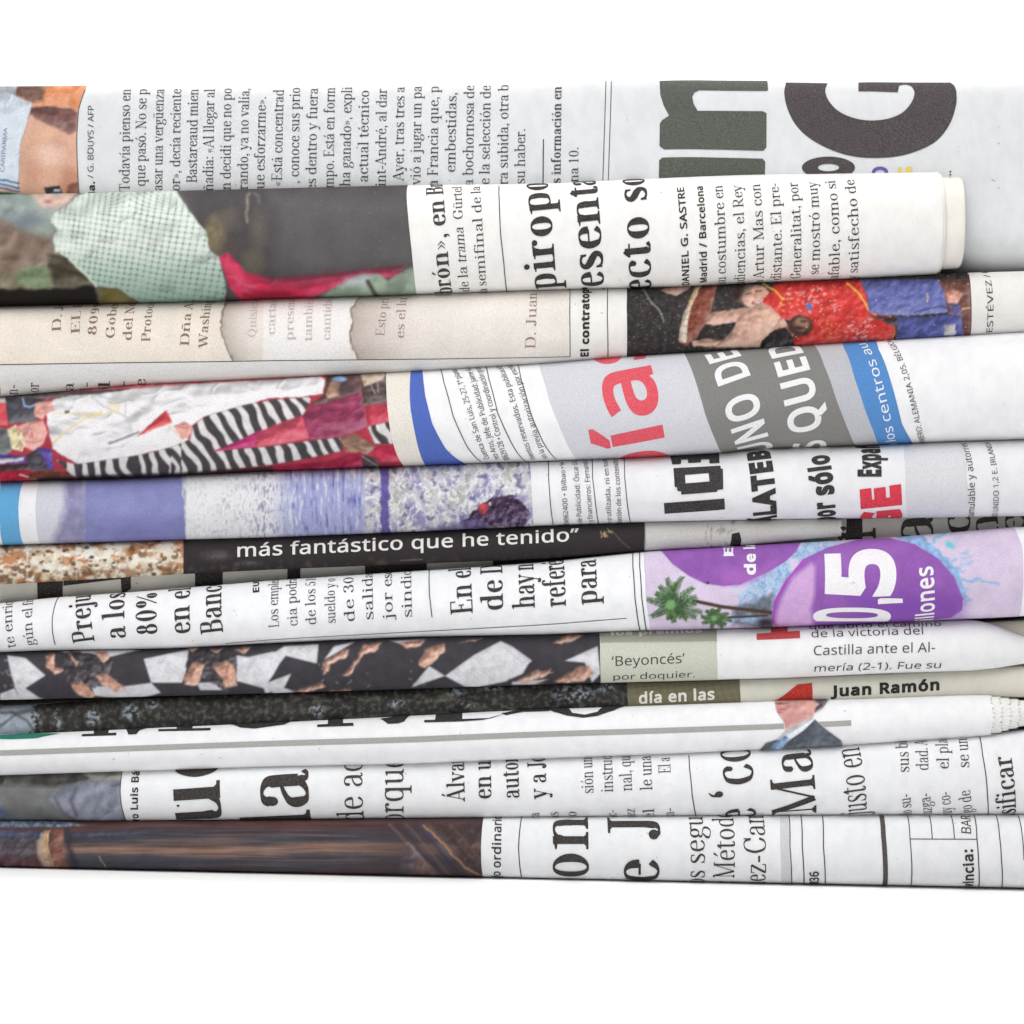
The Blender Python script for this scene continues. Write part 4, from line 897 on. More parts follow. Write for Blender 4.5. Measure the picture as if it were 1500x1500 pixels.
P.line([(800, 800), (920, 755), (1000, 840)], (226, 206, 160), 4, 1.5); P.poly([(955, 765), (1010, 738), (1058, 765), (1040, 832), (1000, 835)], (228, 160, 150), 2, tex=.08); P.line([(980, 770), (1030, 780)], (190, 110, 110), 5, 2)
# head, cap and goggles
P.poly([(190, 640), (275, 630), (302, 680), (250, 700), (235, 735), (190, 712)], (228, 166, 152), 2, tex=.08); P.line([(205, 680), (290, 660)], (190, 120, 112), 4, 2); P.line([(200, 700), (260, 690)], (190, 120, 112), 4, 2)
P.poly([(-200, 772), (45, 778), (70, 900), (20, 935), (-200, 945)], (92, 96, 98), 2, tex=.08)
P.poly([(100, 765), (160, 742), (240, 735), (262, 800), (240, 862), (190, 905), (130, 880), (95, 830)], (232, 166, 156), 2, tex=.06)
P.poly([(40, 782), (85, 758), (120, 800), (140, 870), (120, 905), (65, 888)], (236, 224, 180), 1.5, tex=.05); P.line([(75, 800), (92, 775), (112, 790), (100, 815)], (150, 112, 84), 6, 2); P.line([(90, 880), (108, 852), (125, 872), (112, 893)], (150, 112, 84), 6, 2); P.ell(94, 792, 9, 12, (196, 160, 130), 3); P.ell(108, 872, 9, 11, (196, 160, 130), 3)
P.ell(170, 815, 10, 22, (180, 90, 90), 2); P.line([(165, 790), (170, 840)], (240, 232, 228), 5, 1.2); P.line([(140, 850), (190, 858), (230, 845)], (160, 96, 92), 4, 2)
P.poly([(-200, 905), (130, 930), (160, 968), (-200, 975)], (78, 66, 152), 2); P.poly([(-200, 955), (130, 938), (130, 955), (-200, 990)], (228, 226, 232), 1.5)
P.poly([(140, 925), (210, 890), (300, 1010), (170, 1010)], (66, 62, 72), 2, tex=.1); P.poly([(200, 885), (285, 892), (298, 1005), (262, 1000), (240, 940)], (88, 66, 160), 2)
P.poly([(-200, 985), (160, 970), (180, 1000), (-200, 1040)], (58, 40, 46), 2, tex=.2); P.poly([(-200, 1035), (140, 1005), (220, 1030), (180, 1100), (-200, 1100)], (200, 34, 58), 2, tex=.1)
P.poly([(140, 1030), (240, 1010), (400, 1020), (420, 1060), (160, 1070)], (128, 66, 48), 3, tex=.3); P.line([(110, 1030), (150, 1045)], (220, 220, 224), 8, 1.5)
# zebra stripes
P.WX = P.WY = 0
Z = np.maximum.reduce([P.mask(q, 1.5) for q in ([(310, 950), (420, 975), (760, 925), (930, 885), (1045, 838), (1060, 762), (1130, 712), (1340, 650), (1500, 622), (1710, 605), (1700, 640), (1665, 705), (1560, 740), (1500, 772), (1380, 832), (1290, 862), (1165, 905), (1300, 892), (1500, 875), (1700, 845), (1870, 828), (1890, 850), (1875, 902), (1700, 940), (1500, 975), (1300, 1000), (1000, 1035), (420, 1060)],
    [(2020, 770), (2140, 738), (2160, 862), (2060, 862)])])
wv = vnoise(P.h, P.w, 26, 20, 77, 2)
st = P.X-0.55*(P.Y-640)*np.where(P.X > 250, -1, -.75)*-1+4.5*wv+2*np.sin(P.Y/9.)
per = np.where(P.X > 265, 22.0, 21.0); tt = ((st/per) % 1); white = np.clip((np.abs(tt-.5)-.27+.05*wv)*per/1.2+.5, 0, 1)
P.put(Z, (64, 60, 62), tex=.12, sc=5); P.put(Z*white, (226, 222, 222), tex=.05)
P.poly([(1165, 905), (1300, 850), (1400, 800), (1500, 770), (1660, 712), (1700, 830), (1500, 868), (1300, 888)], (204, 52, 122), 2, tex=.06)
P.poly([(1660, 712), (1700, 665), (1780, 620), (1980, 575), (2000, 660), (2020, 770), (1880, 822), (1700, 842), (1685, 790)], (146, 52, 86), 2.5, tex=.10, sc=6)
P.poly([(1400, 830), (1500, 762), (1660, 714), (1700, 832), (1500, 870), (1400, 880)], (216, 78, 100), 3, tex=.06)
P.poly([(1790, 490), (1980, 465), (1985, 575), (1790, 640), (1700, 655), (1780, 590)], (92, 62, 60), 3, tex=.2); P.poly([(1790, 590), (1820, 520), (1870, 530), (1860, 600), (1800, 615)], (168, 130, 104), 2.5, tex=.1); P.ell(1865, 508, 40, 16, (130, 160, 200), 2.5, tex=.15); P.ell(1900, 560, 60, 30, (60, 46, 48), 6, .7)
P.poly([(1980, 478), (2130, 460), (2150, 640), (1990, 655)], (78, 62, 62), 2, tex=.25, sc=4); P.poly([(1980, 478), (2125, 462), (2105, 510), (2000, 550)], (204, 184, 160), 3, tex=.1); P.line([(2030, 520), (2060, 590)], (190, 170, 160), 5, 2); P.line([(2070, 510), (2080, 580)], (190, 170, 160), 5, 2)
P.poly([(2040, 650), (2160, 635), (2170, 735), (2025, 765)], (208, 62, 84), 2, tex=.06); P.line([(1980, 560), (2020, 780), (2060, 880)], (170, 110, 110), 4, 2, .8)
P.poly([(1865, 832), (1950, 806), (2065, 880), (2020, 920), (1900, 905)], (156, 118, 98), 2.5, tex=.15); P.line([(1900, 860), (2000, 900)], (110, 80, 66), 6, 3)
P.poly([(2050, 885), (2180, 865), (2220, 960), (2090, 960)], (200, 42, 72), 2, tex=.06); P.poly([(1480, 985), (1780, 960), (1980, 905), (2090, 1000), (1450, 1040)], (184, 34, 72), 3, tex=.1); P.poly([(1980, 920), (2060, 940), (2110, 1010), (2000, 1010)], (64, 56, 60), 3, tex=.3); P.line([(1990, 930), (2080, 990)], (200, 190, 186), 5, 2)
P.poly([(200, 1045), (1000, 1020), (1500, 985), (1500, 1100), (200, 1100)], (40, 26, 30), 4, .8, tex=.3)
P.blur(2)
pe = [(566, 545), (565.5, 560), (567, 593), (570, 620), (573.5, 641), (581, 665), (590, 680)]
N4.patch('photograph', [(-45, 570), (-45, 712)], pe, P, label='printed photograph of a man in a white suit among zebra striped costumes')
B0 = [(602, 543), (600.3, 565), (600, 580), (601.5, 600), (605, 620), (613, 657), (622, 679)]; B1 = [(618.5, 543), (620.5, 560), (623, 580), (633, 620), (643, 640), (653, 657), (679, 677)]
N4.patch('white_margin', pe, B0, (236, 230, 220), step=4)
N4.patch('colour_band', B0, B1, (78, 104, 190), off=.45, step=3)
L = lambda *p: list(p)
Ga = [(789, 532), (792, 545), (806, 590), (822, 630), (843, 670)]; Gb = [(1003, 520), (1008, 530), (1017, 553), (1033, 607), (1049, 647), (1062, 663)]
Gc = [(1191, 505), (1207, 535), (1225, 585), (1244, 633), (1258, 654)]; Gd = [(1232, 501), (1236, 510), (1252, 555), (1267, 600), (1279, 630), (1291, 652)]; Ge = [(1281, 498), (1287, 512), (1305, 559), (1321, 620), (1332, 640), (1341, 650)]
N4.patch('headline_panel', Ga, Gb, (214, 214, 222), step=3); N4.patch('headline_panel', Gb, Gc, (130, 129, 126), step=3, label='dark grey headline panel')
N4.patch('headline_panel', Gc, Gd, (192, 193, 200), step=3); N4.patch('colour_band', Gd, Ge, (82, 140, 206), step=3, off=.4)
R = [('Cuenca de San Luis, 25-27, 1ª planta', 717, 671, 668, 541), ('nez-Aros. Jefe de Publicidad: Jaime Gu', 732, 672, 688, 539), ('88629128 • Control y coordinación graci', 747, 673, 702, 538), ('mientos reservados. Esta publicación', 785, 672, 733, 536), ('sin la previa autorización por escrito', 803, 671, 749, 535)]
block(N4, 'small_print', [r+(14.5,) for r in R], SOFT, font='sans')
rules(N4, [([(645, 541), (650, 560), (664, 610), (685, 655), (705, 676)], 1.3), ([(711.5, 537), (716, 555), (729, 605), (750, 650), (770, 675)], 1.3), ([(758.5, 535), (763, 555), (777, 605), (797, 650), (815, 672)], 1.3)])
block(N4, 'headline', [('ía', 971, 644, 950, 535, 162, dict(pre='p', post='s'))], (228, 84, 98), 'big red sans letters pías', font='sans', bold=.02)
block(N4, 'headline', [('NO D', 1124, 640, 1087, 527, 78, dict(pre='U', post='E')), ('QUE', 1203, 627, 1178, 523, 76, dict(pre='ES ', post='DAN'))], (246, 246, 247), 'white capitals on the dark grey panel', font='sans', bold=.028)
block(N4, 'banner_lettering', [('los centros au', 1312, 645, 1268, 503, 24, dict(pre='a '))], (244, 246, 250), font='sans')
block(N4, 'small_print', [('STRANJERO: ALEMANIA 2,05. BÉLGICA', 1358, 650, 1305, 499, 14)], SOFT, font='sans')

# ================================================================ 5: sea wave and pixel lettering
P = Picture(48, 660, 790, 815, (206, 208, 218)).page(0, 720)
g = np.random.default_rng(3)
P.warp(2.0, 10)
P.poly([(330, -300), (420, -300), (500, 150), (480, 300), (280, 300), (360, 100)], (138, 136, 172), 14, tex=.12, sc=12)
P.poly([(470, -300), (1010, -300), (1000, 0), (1020, 140), (1030, 350), (470, 350)], (126, 128, 182), 4, tex=.07, sc=18)
P.ell(700, 80, 200, 60, (146, 150, 200), 30, .6); P.ell(800, 230, 180, 70, (112, 110, 172), 26, .5)
P.poly([(1005, -300), (2130, -300), (2130, 350), (1028, 350), (1010, 60)], (172, 174, 190), 3, tex=.2, sc=7)
P.WX = P.WY = 0
b = np.clip((P.X-271)/3, 0, 1)*np.clip((440-P.X)/30, 0, 1); na = vnoise(P.h, P.w, 2.4, 4.5, 31, 3)+.4*vnoise(P.h, P.w, 16, 22, 33, 2); nb = vnoise(P.h, P.w, 3, 9, 32, 3)
P.put(b, (230, 230, 233), .95); P.put(b*np.clip(na*1.6-.25, 0, 1)*np.clip(.3+(P.X-275)/160, 0, 1), (150, 148, 164), .75); P.put(b*np.clip(nb*1.6-.2, 0, 1), (216, 217, 222), .8); P.put(b*np.clip((P.X-330)/60, 0, 1)*np.clip(-nb*2-.5, 0, 1), (134, 132, 168), .8)
st_ = .6*vnoise(P.h, P.w, 2.2, 34, 41, 3)+.5*vnoise(P.h, P.w, 5, 12, 42, 3)
b = np.clip((P.X-395)/40, 0, 1)*np.clip((552-P.X)/14, 0, 1); P.put(b, (158, 162, 206)); P.put(b*np.clip(st_*1.6-.25, 0, 1), (222, 224, 230)); P.put(b*np.clip(-st_*1.5-.4, 0, 1), (96, 98, 160))
for x in (405, 432, 443): P.put(np.clip(1.2-np.abs(P.X-x-4*np.sin(P.Y/13+x))/2.2, 0, 1)*np.clip(.6+vnoise(P.h, P.w, 6, 9, x, 2), 0, 1), (214, 216, 224), .8)
def foam(x0, x1, seed):
    m = np.clip((P.X-x0)/6, 0, 1)*np.clip((x1-P.X)/6, 0, 1); n = vnoise(P.h, P.w, 9, 9, seed, 5); n2 = vnoise(P.h, P.w, 16, 24, seed+1, 4); n3 = np.abs(vnoise(P.h, P.w, 11, 14, seed+2, 5)); n4 = np.abs(vnoise(P.h, P.w, 4.5, 5, seed+3, 4))
    P.put(m, (196, 195, 202)); P.put(m*np.clip(n2*2.2-.15, 0, 1), (140, 136, 178), .9); P.put(m*np.clip(-n2*2.2-.45, 0, 1), (168, 166, 160), .9); P.put(m*np.clip(1.1-n3*4.5, 0, 1), (238, 237, 238), .95); P.put(m*np.clip(.9-n4*4, 0, 1)*np.clip(.7-n2, 0, 1), (230, 229, 232), .6); P.put(m*np.clip(-n*2.4-.8, 0, 1), (104, 100, 140), .85)
foam(531, 562, 51); P.warp(2, 8)
pass; P.WX = P.WY = 0
foam(567, 785, 61)
P.warp(2, 8); P.poly([(2085, -300), (2135, -300), (2140, 350), (2095, 350)], (92, 82, 150), 3, tex=.12); P.WX = P.WY = 0
P.warp(2.2, 7); P.poly([(2560, 150), (2600, 110), (2650, 62), (2740, 22), (2830, 26), (2880, 70), (2905, 120), (2885, 195), (2560, 200), (2525, 172)], (70, 50, 82), 3, tex=.4, sc=5, vol=(.8, 1.2, 6, 1))
P.poly([(2360, 200), (2600, 150), (2700, 200), (2360, 260)], (96, 86, 138), 6, .7, tex=.4, sc=5); P.ell(2652, 92, 26, 30, (186, 66, 72), 3, tex=.3); P.ell(2690, 70, 10, 9, (216, 190, 180), 2)
P.specks(240, (178, 170, 196), 1, 4, M=P.mask([(2600, 130), (2740, 30), (2880, 80), (2880, 180), (2600, 190)], 2))
b0, b1 = [(3, 706), (-1, 740), (0, 770), (6, 799)], [(36, 705), (28.5, 727), (27, 745), (28, 767), (36, 799)]
N5.patch('colour_band', b0, b1, (92, 164, 214), step=3)
N5.patch('photograph', [(60, 704), (53, 727), (52, 745), (53, 767), (60, 797)], [(775, 676), (778, 700), (779, 725), (782, 770)], P, label='printed photograph of a breaking blue wave')
P.WX = P.WY = 0
R = [('• 934962400 • Bilbao • 94', 834, 769, 826, 677, 12.5), ('e de Publicidad: Óscar Gó', 853, 767, 845, 676, 13), ('s y financieros: Fernando', 869, 766, 860, 675, 13), ('e o utilizada, ni en todo', 896, 765, 889, 673, 13), ('ducción de los contenidos', 911, 765, 904, 673, 13)]
block(N5, 'small_print', R, SOFT, font='sans')
rules(N5, [([(803.5, 676), (803.5, 700), (806, 735), (810.5, 768)], 1.2), ([(867.5, 673), (868, 700), (872, 735), (877.5, 767)], 1.2), ([(914, 671), (915, 700), (918.5, 735), (923.5, 764)], 1.2)])
E_ = lambda pts: pg(750, 420, pts)
shapes(N5, 'headline', [[E_([(834, 1188), (1166, 1163), (1170, 1222), (838, 1246)])], [E_([(886, 998), (1145, 984), (1147, 1000), (1158, 1001), (1160, 1112), (1128, 1116), (1127, 1126), (930, 1142), (928, 1124), (908, 1122), (906, 1102), (893, 1100)]), E_([(950, 1035), (1080, 1024), (1085, 1070), (953, 1081)])[::-1]],
    [E_([(862, 915), (1135, 905), (1140, 970), (1085, 973), (1083, 950), (1040, 950), (1038, 966), (968, 970), (966, 950), (930, 952), (928, 975), (880, 978)])]], (50, 46, 46), 'huge blocky pixel letters los turned on their side')
block(N5, 'headline', [('ÁLATE', 1135, 764, 1128, 676, 50, dict(bold=.06, post='B')), ('por sólo', 1221.5, 764, 1211.5, 667, 49, dict(bold=.055, post=' ')), ('Exp', 1288.5, 699, 1287.5, 666, 51, dict(bold=.055, post='aña'))], (46, 42, 42), font='sans')
block(N5, 'headline', [('E', 1315.5, 741.5, 1314, 712, 84, dict(pre='G'))], (220, 52, 72), 'big red letters GE', font='sans', bold=.07)
N5.patch('headline_panel', [(1325, 650), (1324, 665), (1326, 700), (1327, 730), (1329, 758)], [(1412, 646), (1416, 700), (1422, 757)], (218, 218, 224), step=3)
block(N5, 'text_column', [('acumulable y autorrec', 1425, 759, 1415, 649, 17.5), ('ENO UNIDO 1,2 E. IRLANDA', 1460, 759, 1449, 648, 14)], SOFT, font='sans')

# ================================================================ 6: thin dark paper, and 6b behind it
P = Picture(-45, 755, 1240, 865, (44, 38, 40)).page(0, 720)
P.mottle(.12, 30, 3); n1 = vnoise(P.h, P.w, 20, 14, 7, 5); n2 = vnoise(P.h, P.w, 9, 9, 8, 4)
m = (P.X < 269)*1.0; P.put(m, (230, 220, 200), tex=.08, sc=16); nR = vnoise(P.h, P.w, 26, 16, 27, 4); P.put(m*np.clip(nR*3-.5, 0, 1), (184, 118, 74), .85); P.put(m*np.clip(n1*2.2-.5, 0, 1), (150, 104, 72), .7); P.put(m*np.clip(n2*3-1.0, 0, 1), (92, 66, 46), .8); P.put(m*np.clip(-n1*3-.7, 0, 1), (242, 238, 226)); P.put(m*np.clip(vnoise(P.h, P.w, 16, 10, 17, 4)*2-.9, 0, 1), (206, 112, 60), .8)
g = np.random.default_rng(17)
for k in range(46):
    x, y = g.uniform(-150, 1000), g.uniform(290, 470); r = g.uniform(9, 19); cs = [(238, 226, 206), (226, 196, 166), (206, 160, 124), (244, 240, 230)][int(g.integers(4))]
    P.ell(x, y+r*1.7, r*1.5, r*1.1, [(240, 236, 226), (200, 150, 110), (120, 90, 66), (222, 208, 186)][int(g.integers(4))], 2, .85, tex=.1); P.ell(x, y, r*.8, r, cs, 1.5, .95, tex=.08); P.ell(x+g.uniform(-3, 3), y-r*.6, r*.85, r*.55, [(84, 60, 44), (130, 90, 60), (60, 48, 40)][int(g.integers(3))], 1.5, .85)
P.put(np.clip((P.X-268)/1.2, 0, 1), (44, 38, 40))
up = np.clip((805-.03*P.X-P.Y)/6, 0, 1)*m; P.put(up, (96, 78, 62), .55, tex=.3)
P.put(m*np.clip((P.Y-838+.04*P.X)/5, 0, 1)*np.clip(n2*2+.4, 0, 1), (120, 90, 60), .7)
for x in (40, 90, 112, 170): P.put(m*np.clip(1.2-np.abs(P.X-x)/2, 0, 1), (240, 236, 226), .5)
lo = np.clip((P.Y-(824-.02*P.X))/10, 0, 1)*(P.X > 269)*(P.X < 944); P.put(lo*np.clip(n2*1.5-.1, 0, 1), (112, 92, 74), .45)
P.warp(1.5, 6); P.ell(1190, 350, 70, 26, (92, 86, 86), 8, .7, tex=.4); P.ell(1370, 395, 50, 12, (96, 90, 90), 5, .6, tex=.4); P.WX = P.WY = 0
P.line([(3370, 225), (3420, 280), (3460, 310)], (150, 142, 136), 3, 1.2, .7); P.line([(2200, 378), (2320, 372)], (120, 116, 116), 5, 1.2)
g = np.random.default_rng(4)
for x0, x1 in ((3290, 3350), (3540, 3630), (3660, 3700)):
    for _ in range(9):
        x, y = g.uniform(x0, x1), g.uniform(195, 240); P.line([(x, y), (x+g.uniform(-8, 8), y+g.uniform(8, 34)), (x+g.uniform(8, 24), y+g.uniform(0, 20))], (204, 178, 124), 4, 1.2, .75)
P.put((P.X > 544+400)*1.0, (202, 200, 196)); m = (P.X > 1040)&(P.X < 1078); P.put(m*np.clip(vnoise(P.h, P.w, 8, 8, 5, 4)*2.5-.2, 0, 1), (134, 128, 122), .7)  # grey end: shading of its wrinkles is put into the colour
P.line([(3890, 170), (3875, 240), (3890, 290)], (120, 114, 108), 3, 1.5, .7)
N6.patch('photograph', [(-45, 800), (-45, 858)], [(269, 792), (268.5, 815), (270, 840)], P, label='printed brown and cream crowd photograph')
N6.patch('photograph', [(269, 792), (268.5, 815), (270, 840)], [(943.5, 766), (944, 785), (945, 806)], P, label='nearly black printed picture area')
N6.patch('plain_margin', [(943.5, 766), (944, 785), (945, 806)], [(1228, 762), (1228, 784)], P, step=2.5)
shapes(N6, 'ink_block', [[[(1072, 782), (1083, 779.5), (1086, 790), (1084, 799), (1068, 801)]]], (28, 25, 25))
block(N6, 'headline', [('más fantástico que he tenido', 347, 815.5, 833, 792.5, 33, dict(post='”'))], (236, 233, 228), 'white sans words más fantástico que he tenido', font='sans', bold=.012)
for q in ([(55, 840), (93, 836), (93, 890), (57, 890)], [(93, 845), (192, 835), (192, 862), (179, 870), (177, 848), (93, 858)], [(286, 820), (327, 820), (327, 870), (287, 870)], [(422, 815), (441, 815), (440, 856), (421, 858)], [(535, 805), (626, 800), (625, 840), (535, 846)], [(722, 800), (930, 790), (930, 818), (722, 828)], [(1240, 745), (1262, 745), (1262, 800), (1236, 802)]): shapes(N6b, 'ink_block', [[q]], (44, 38, 36))
block(N6b, 'headline', [('r', 1283, 786, 1282, 768, 120), ('a', 1366, 790, 1365, 752, 100), ('c', 1421, 780, 1420, 752, 70), ('n', 1462, 784, 1460, 750, 70), ('e', 1500, 780, 1499, 750, 60)], (62, 57, 54), bold=.6)

# ================================================================ 7: serif columns and purple advertisement
block(N7, 'text_column', [('te enriq', 24, 947, 19.5, 882, 21.5, dict(post='ue')), ('gún el fi', 51.5, 944, 49, 880, 21.5, dict(post='n'))], (62, 60, 58))
rules(N7, [([(87, 875), (79, 893), (76.5, 907), (77, 925), (81, 944)], 1.3), ([(629.5, 834), (628.5, 850), (629, 870), (633, 904)], 1.4)])
block(N7, 'headline', [('Preju', 139, 938, 133.5, 872, 47, dict(post='b')), ('a los', 185, 933, 184, 869, 47), ('80%', 231, 928, 231, 868, 45), ('en el', 279.5, 926, 280, 861, 47), ('Ban', 327, 925, 324.5, 868, 48, dict(post='co'))], (52, 47, 44), 'five lines of black serif headline reading upwards', bold=.75)
block(N7, 'byline', [('EU', 379.5, 868, 379.5, 853, 15, dict(post='GENIO'))], BLACK, font='sans', bold=.03)
R = [('Los emp', 409, 918, 408, 858, 'leados'), ('cia podrá', 436.5, 916, 435, 848, 'n'), ('de los 5', 463.5, 914, 462.5, 852, '10'), ('sueldo y', 492, 912, 491, 855, ' o'), ('de 30 día', 520, 909.5, 518.5, 842, 's'), ('salida pa', 547.5, 907, 546.5, 840, 'ra'), ('jor escen', 576, 905, 574.5, 838, 'ario'), ('sindicato', 604, 903.5, 602.5, 836, 's')]
block(N7, 'text_column', [r[:5]+(22, dict(post=r[5])) for r in R], (62, 60, 58))
block(N7, 'headline', [('En el', 692.5, 897, 689.5, 832, 47), ('de D', 737, 892, 735.5, 828, 47, dict(post='o')), ('hay', 783.5, 888.5, 782, 841, 47, dict(post=' n')), ('refe', 829, 886, 827, 836, 47, dict(post='rén')), ('para', 874.5, 883, 873, 820, 47, dict(post=' '))], (52, 47, 44), bold=.75)
rules(N7, [([(927, 811), (927, 830), (930, 875), (934, 905), (938.5, 925)], 1.5), ([(937, 810), (937, 830), (940, 875), (944, 905), (948, 924)], 1.5), ([(330, 942), (400, 936.5), (600, 925.5), (800, 914.5), (918, 905.5)], 1.2)])
P = Picture(935, 755, 1510, 935, (218, 202, 228)).page(1100, 720)
P.mottle(.035, 16, 3)
def spl(cx, cy, r, n, seed, col):
    g = np.random.default_rng(seed)
    for _ in range(n):
        a = g.uniform(-.9, .9); q = r*g.uniform(.5, 1.1); x, y = cx+q*math.cos(a), cy+q*math.sin(a)
        P.line([(x, y), (x+g.uniform(30, 110)*math.cos(a), y+g.uniform(30, 90)*math.sin(a))], col, g.uniform(5, 16), 3, .75)
P.warp(3, 9)
P.poly([(-130, 500), (30, 470), (130, 400), (240, 330), (330, 240), (520, 240), (330, 400), (220, 500), (150, 600), (110, 720), (-130, 720), (-60, 600)], (166, 196, 226), 6, .85, tex=.10, sc=12)
nn = np.abs(vnoise(P.h, P.w, 9, 14, 71, 4)); MM = P.mask([(-130, 500), (30, 470), (130, 400), (240, 330), (330, 240), (520, 240), (330, 400), (220, 500), (150, 600), (110, 720), (-130, 720), (-60, 600)], 6); P.put(MM*np.clip(1-nn*5, 0, 1), (96, 150, 206), .8); P.put(MM*np.clip(vnoise(P.h, P.w, 14, 14, 72, 3)*2-.3, 0, 1), (226, 208, 234), .8)
P.poly([(-100, 640), (120, 560), (130, 760), (-100, 740)], (84, 84, 96), 8, .75, tex=.3); P.ell(-20, 700, 80, 24, (150, 190, 226), 6, .8, tex=.2)
P.poly([(760, 240), (940, 240), (1050, 340), (1130, 420), (1170, 520), (1180, 620), (1130, 560), (1060, 420), (930, 310)], (142, 180, 224), 4, tex=.15)
spl(900, 420, 260, 22, 5, (150, 190, 228)); P.ell(1095, 300, 22, 16, (110, 200, 220), 3); P.line([(1130, 480), (1250, 490), (1350, 505)], (150, 186, 226), 14, 3); P.line([(1010, 270), (1060, 230)], (120, 200, 220), 16, 3); P.line([(1160, 560), (1210, 600), (1170, 620)], (150, 186, 226), 10, 3); P.WX = P.WY = 0
P.poly([(-560, 230), (-500, 320), (-430, 400), (-340, 465), (-250, 508), (-150, 520), (-60, 512), (10, 480), (100, 440), (190, 385), (250, 330), (300, 230)], (144, 86, 174), 1.5, tex=.06, sc=14)
P.poly([(-150, 420), (0, 440), (110, 400), (150, 380), (60, 470), (-40, 510), (-160, 515)], (172, 102, 192), 12, .7)
BL = [(125, 720), (118, 690), (128, 600), (190, 490), (290, 370), (430, 305), (600, 262), (760, 256), (900, 290), (1030, 368), (1118, 470), (1165, 590), (1160, 650), (1100, 692), (600, 740), (140, 760)]
P.poly(BL, (146, 88, 178), 1.4, tex=.05, sc=16)
P.poly([(540, 540), (1000, 560), (1160, 600), (1150, 690), (600, 740)], (120, 66, 174), 30, .6); P.poly([(300, 380), (560, 290), (860, 300), (700, 420), (400, 460)], (160, 104, 192), 20, .6)
P.poly([(136, 720), (142, 660), (170, 580), (230, 470), (330, 395), (352, 410), (350, 560), (330, 640), (345, 740), (150, 750)], (216, 176, 224), 8, .9, tex=.03); P.line([(122, 720), (128, 610), (190, 495), (290, 375)], (196, 50, 190), 8, 2)
P.page(750, 720)
def palm(cx, cy, tips, w, trunk):
    P.line(trunk, (74, 56, 44), w*.8, 1.2)
    g = np.random.default_rng(int(cx))
    for k, (x, y) in enumerate(tips):
        L = math.hypot(x-cx, y-cy); nx, ny = -(y-cy)/L, (x-cx)/L; bend = g.uniform(-.12, .12)*L
        mid = (cx+.55*(x-cx)+nx*bend, cy+.55*(y-cy)+ny*bend)
        for m in range(26):
            t = .12+.85*m/25; bx = (1-t)**2*cx+2*t*(1-t)*mid[0]+t*t*x; by = (1-t)**2*cy+2*t*(1-t)*mid[1]+t*t*y
            ln = w*(1.15-.75*t); sgn = 1 if m % 2 else -1; c = [(52, 84, 50), (84, 120, 72), (44, 72, 48), (110, 140, 88), (66, 100, 60)][int(g.integers(5))]
            P.line([(bx, by), (bx+sgn*nx*ln+(x-cx)/L*ln*.8, by+sgn*ny*ln+(y-cy)/L*ln*.8)], c, w*.17+1.6, 1.0, .9)
        P.line([(cx, cy), mid, (x, y)], (60, 94, 56), w*.16+1.5, 1.0, .8)
    P.ell(cx, cy, w*1.1, w*1.1, (120, 176, 106), 3, .9)
palm(872, 622, [(850, 478), (938, 470), (994, 528), (1014, 580), (1044, 664), (960, 702), (888, 716), (862, 700), (766, 684), (742, 590), (790, 560), (1010, 615), (810, 520), (900, 500), (930, 690), (1010, 690)], 24, [(1000, 600), (1150, 632), (1420, 664)])
palm(1110, 696, [(1098, 645), (1145, 642), (1190, 670), (1206, 710), (1155, 745), (1098, 750), (1046, 722), (1040, 686), (1065, 655), (1120, 650), (1175, 728)], 15, [(1130, 695), (1200, 690), (1400, 680)])
P.ell(1075, 502, 8, 8, (60, 40, 60), 1.5); P.ell(1390, 720, 40, 22, (50, 44, 56), 6, tex=.3)
ae = [(1484, 772), (1491, 785), (1497, 800), (1499, 840), (1497, 880), (1492, 904)]
N7.patch('advertisement', [(943, 808), (943.5, 830), (946, 875), (950, 905), (953, 923)], ae, P, label='purple and lilac advertisement with two palm trees and a splash')
block(N7, 'advertisement_lettering', [('5', 1303.5, 873, 1303, 806, 153, dict(bold=.045)), (',', 1303.5, 884, 1303, 874, 150, dict(bold=.02)), ('llones', 1367, 904, 1365.5, 830, 43, dict(pre='mi', bold=.02)), ('de la', 1106, 842, 1104.5, 796, 25, dict(bold=.045)), ('El', 1074, 816, 1073, 799, 23, dict(bold=.045))], (247, 244, 248), font='sans')

def sring(cx, cy, rx, ry, n=40): return [(cx+rx*np.sign(math.cos(t))*abs(math.cos(t))**.8, cy+ry*np.sign(math.sin(t))*abs(math.sin(t))**.8) for t in np.linspace(0, 2*math.pi, n, endpoint=False)]
shapes(N7, 'advertisement_lettering', [[[(x, min(y, 909.5)) for x, y in sring(1248, 902.5, 57, 13)], sring(1248, 900.5, 38, 4.6)[::-1]]], (247, 244, 248), 'white numeral 0 squeezed at the lower turn of the fold')
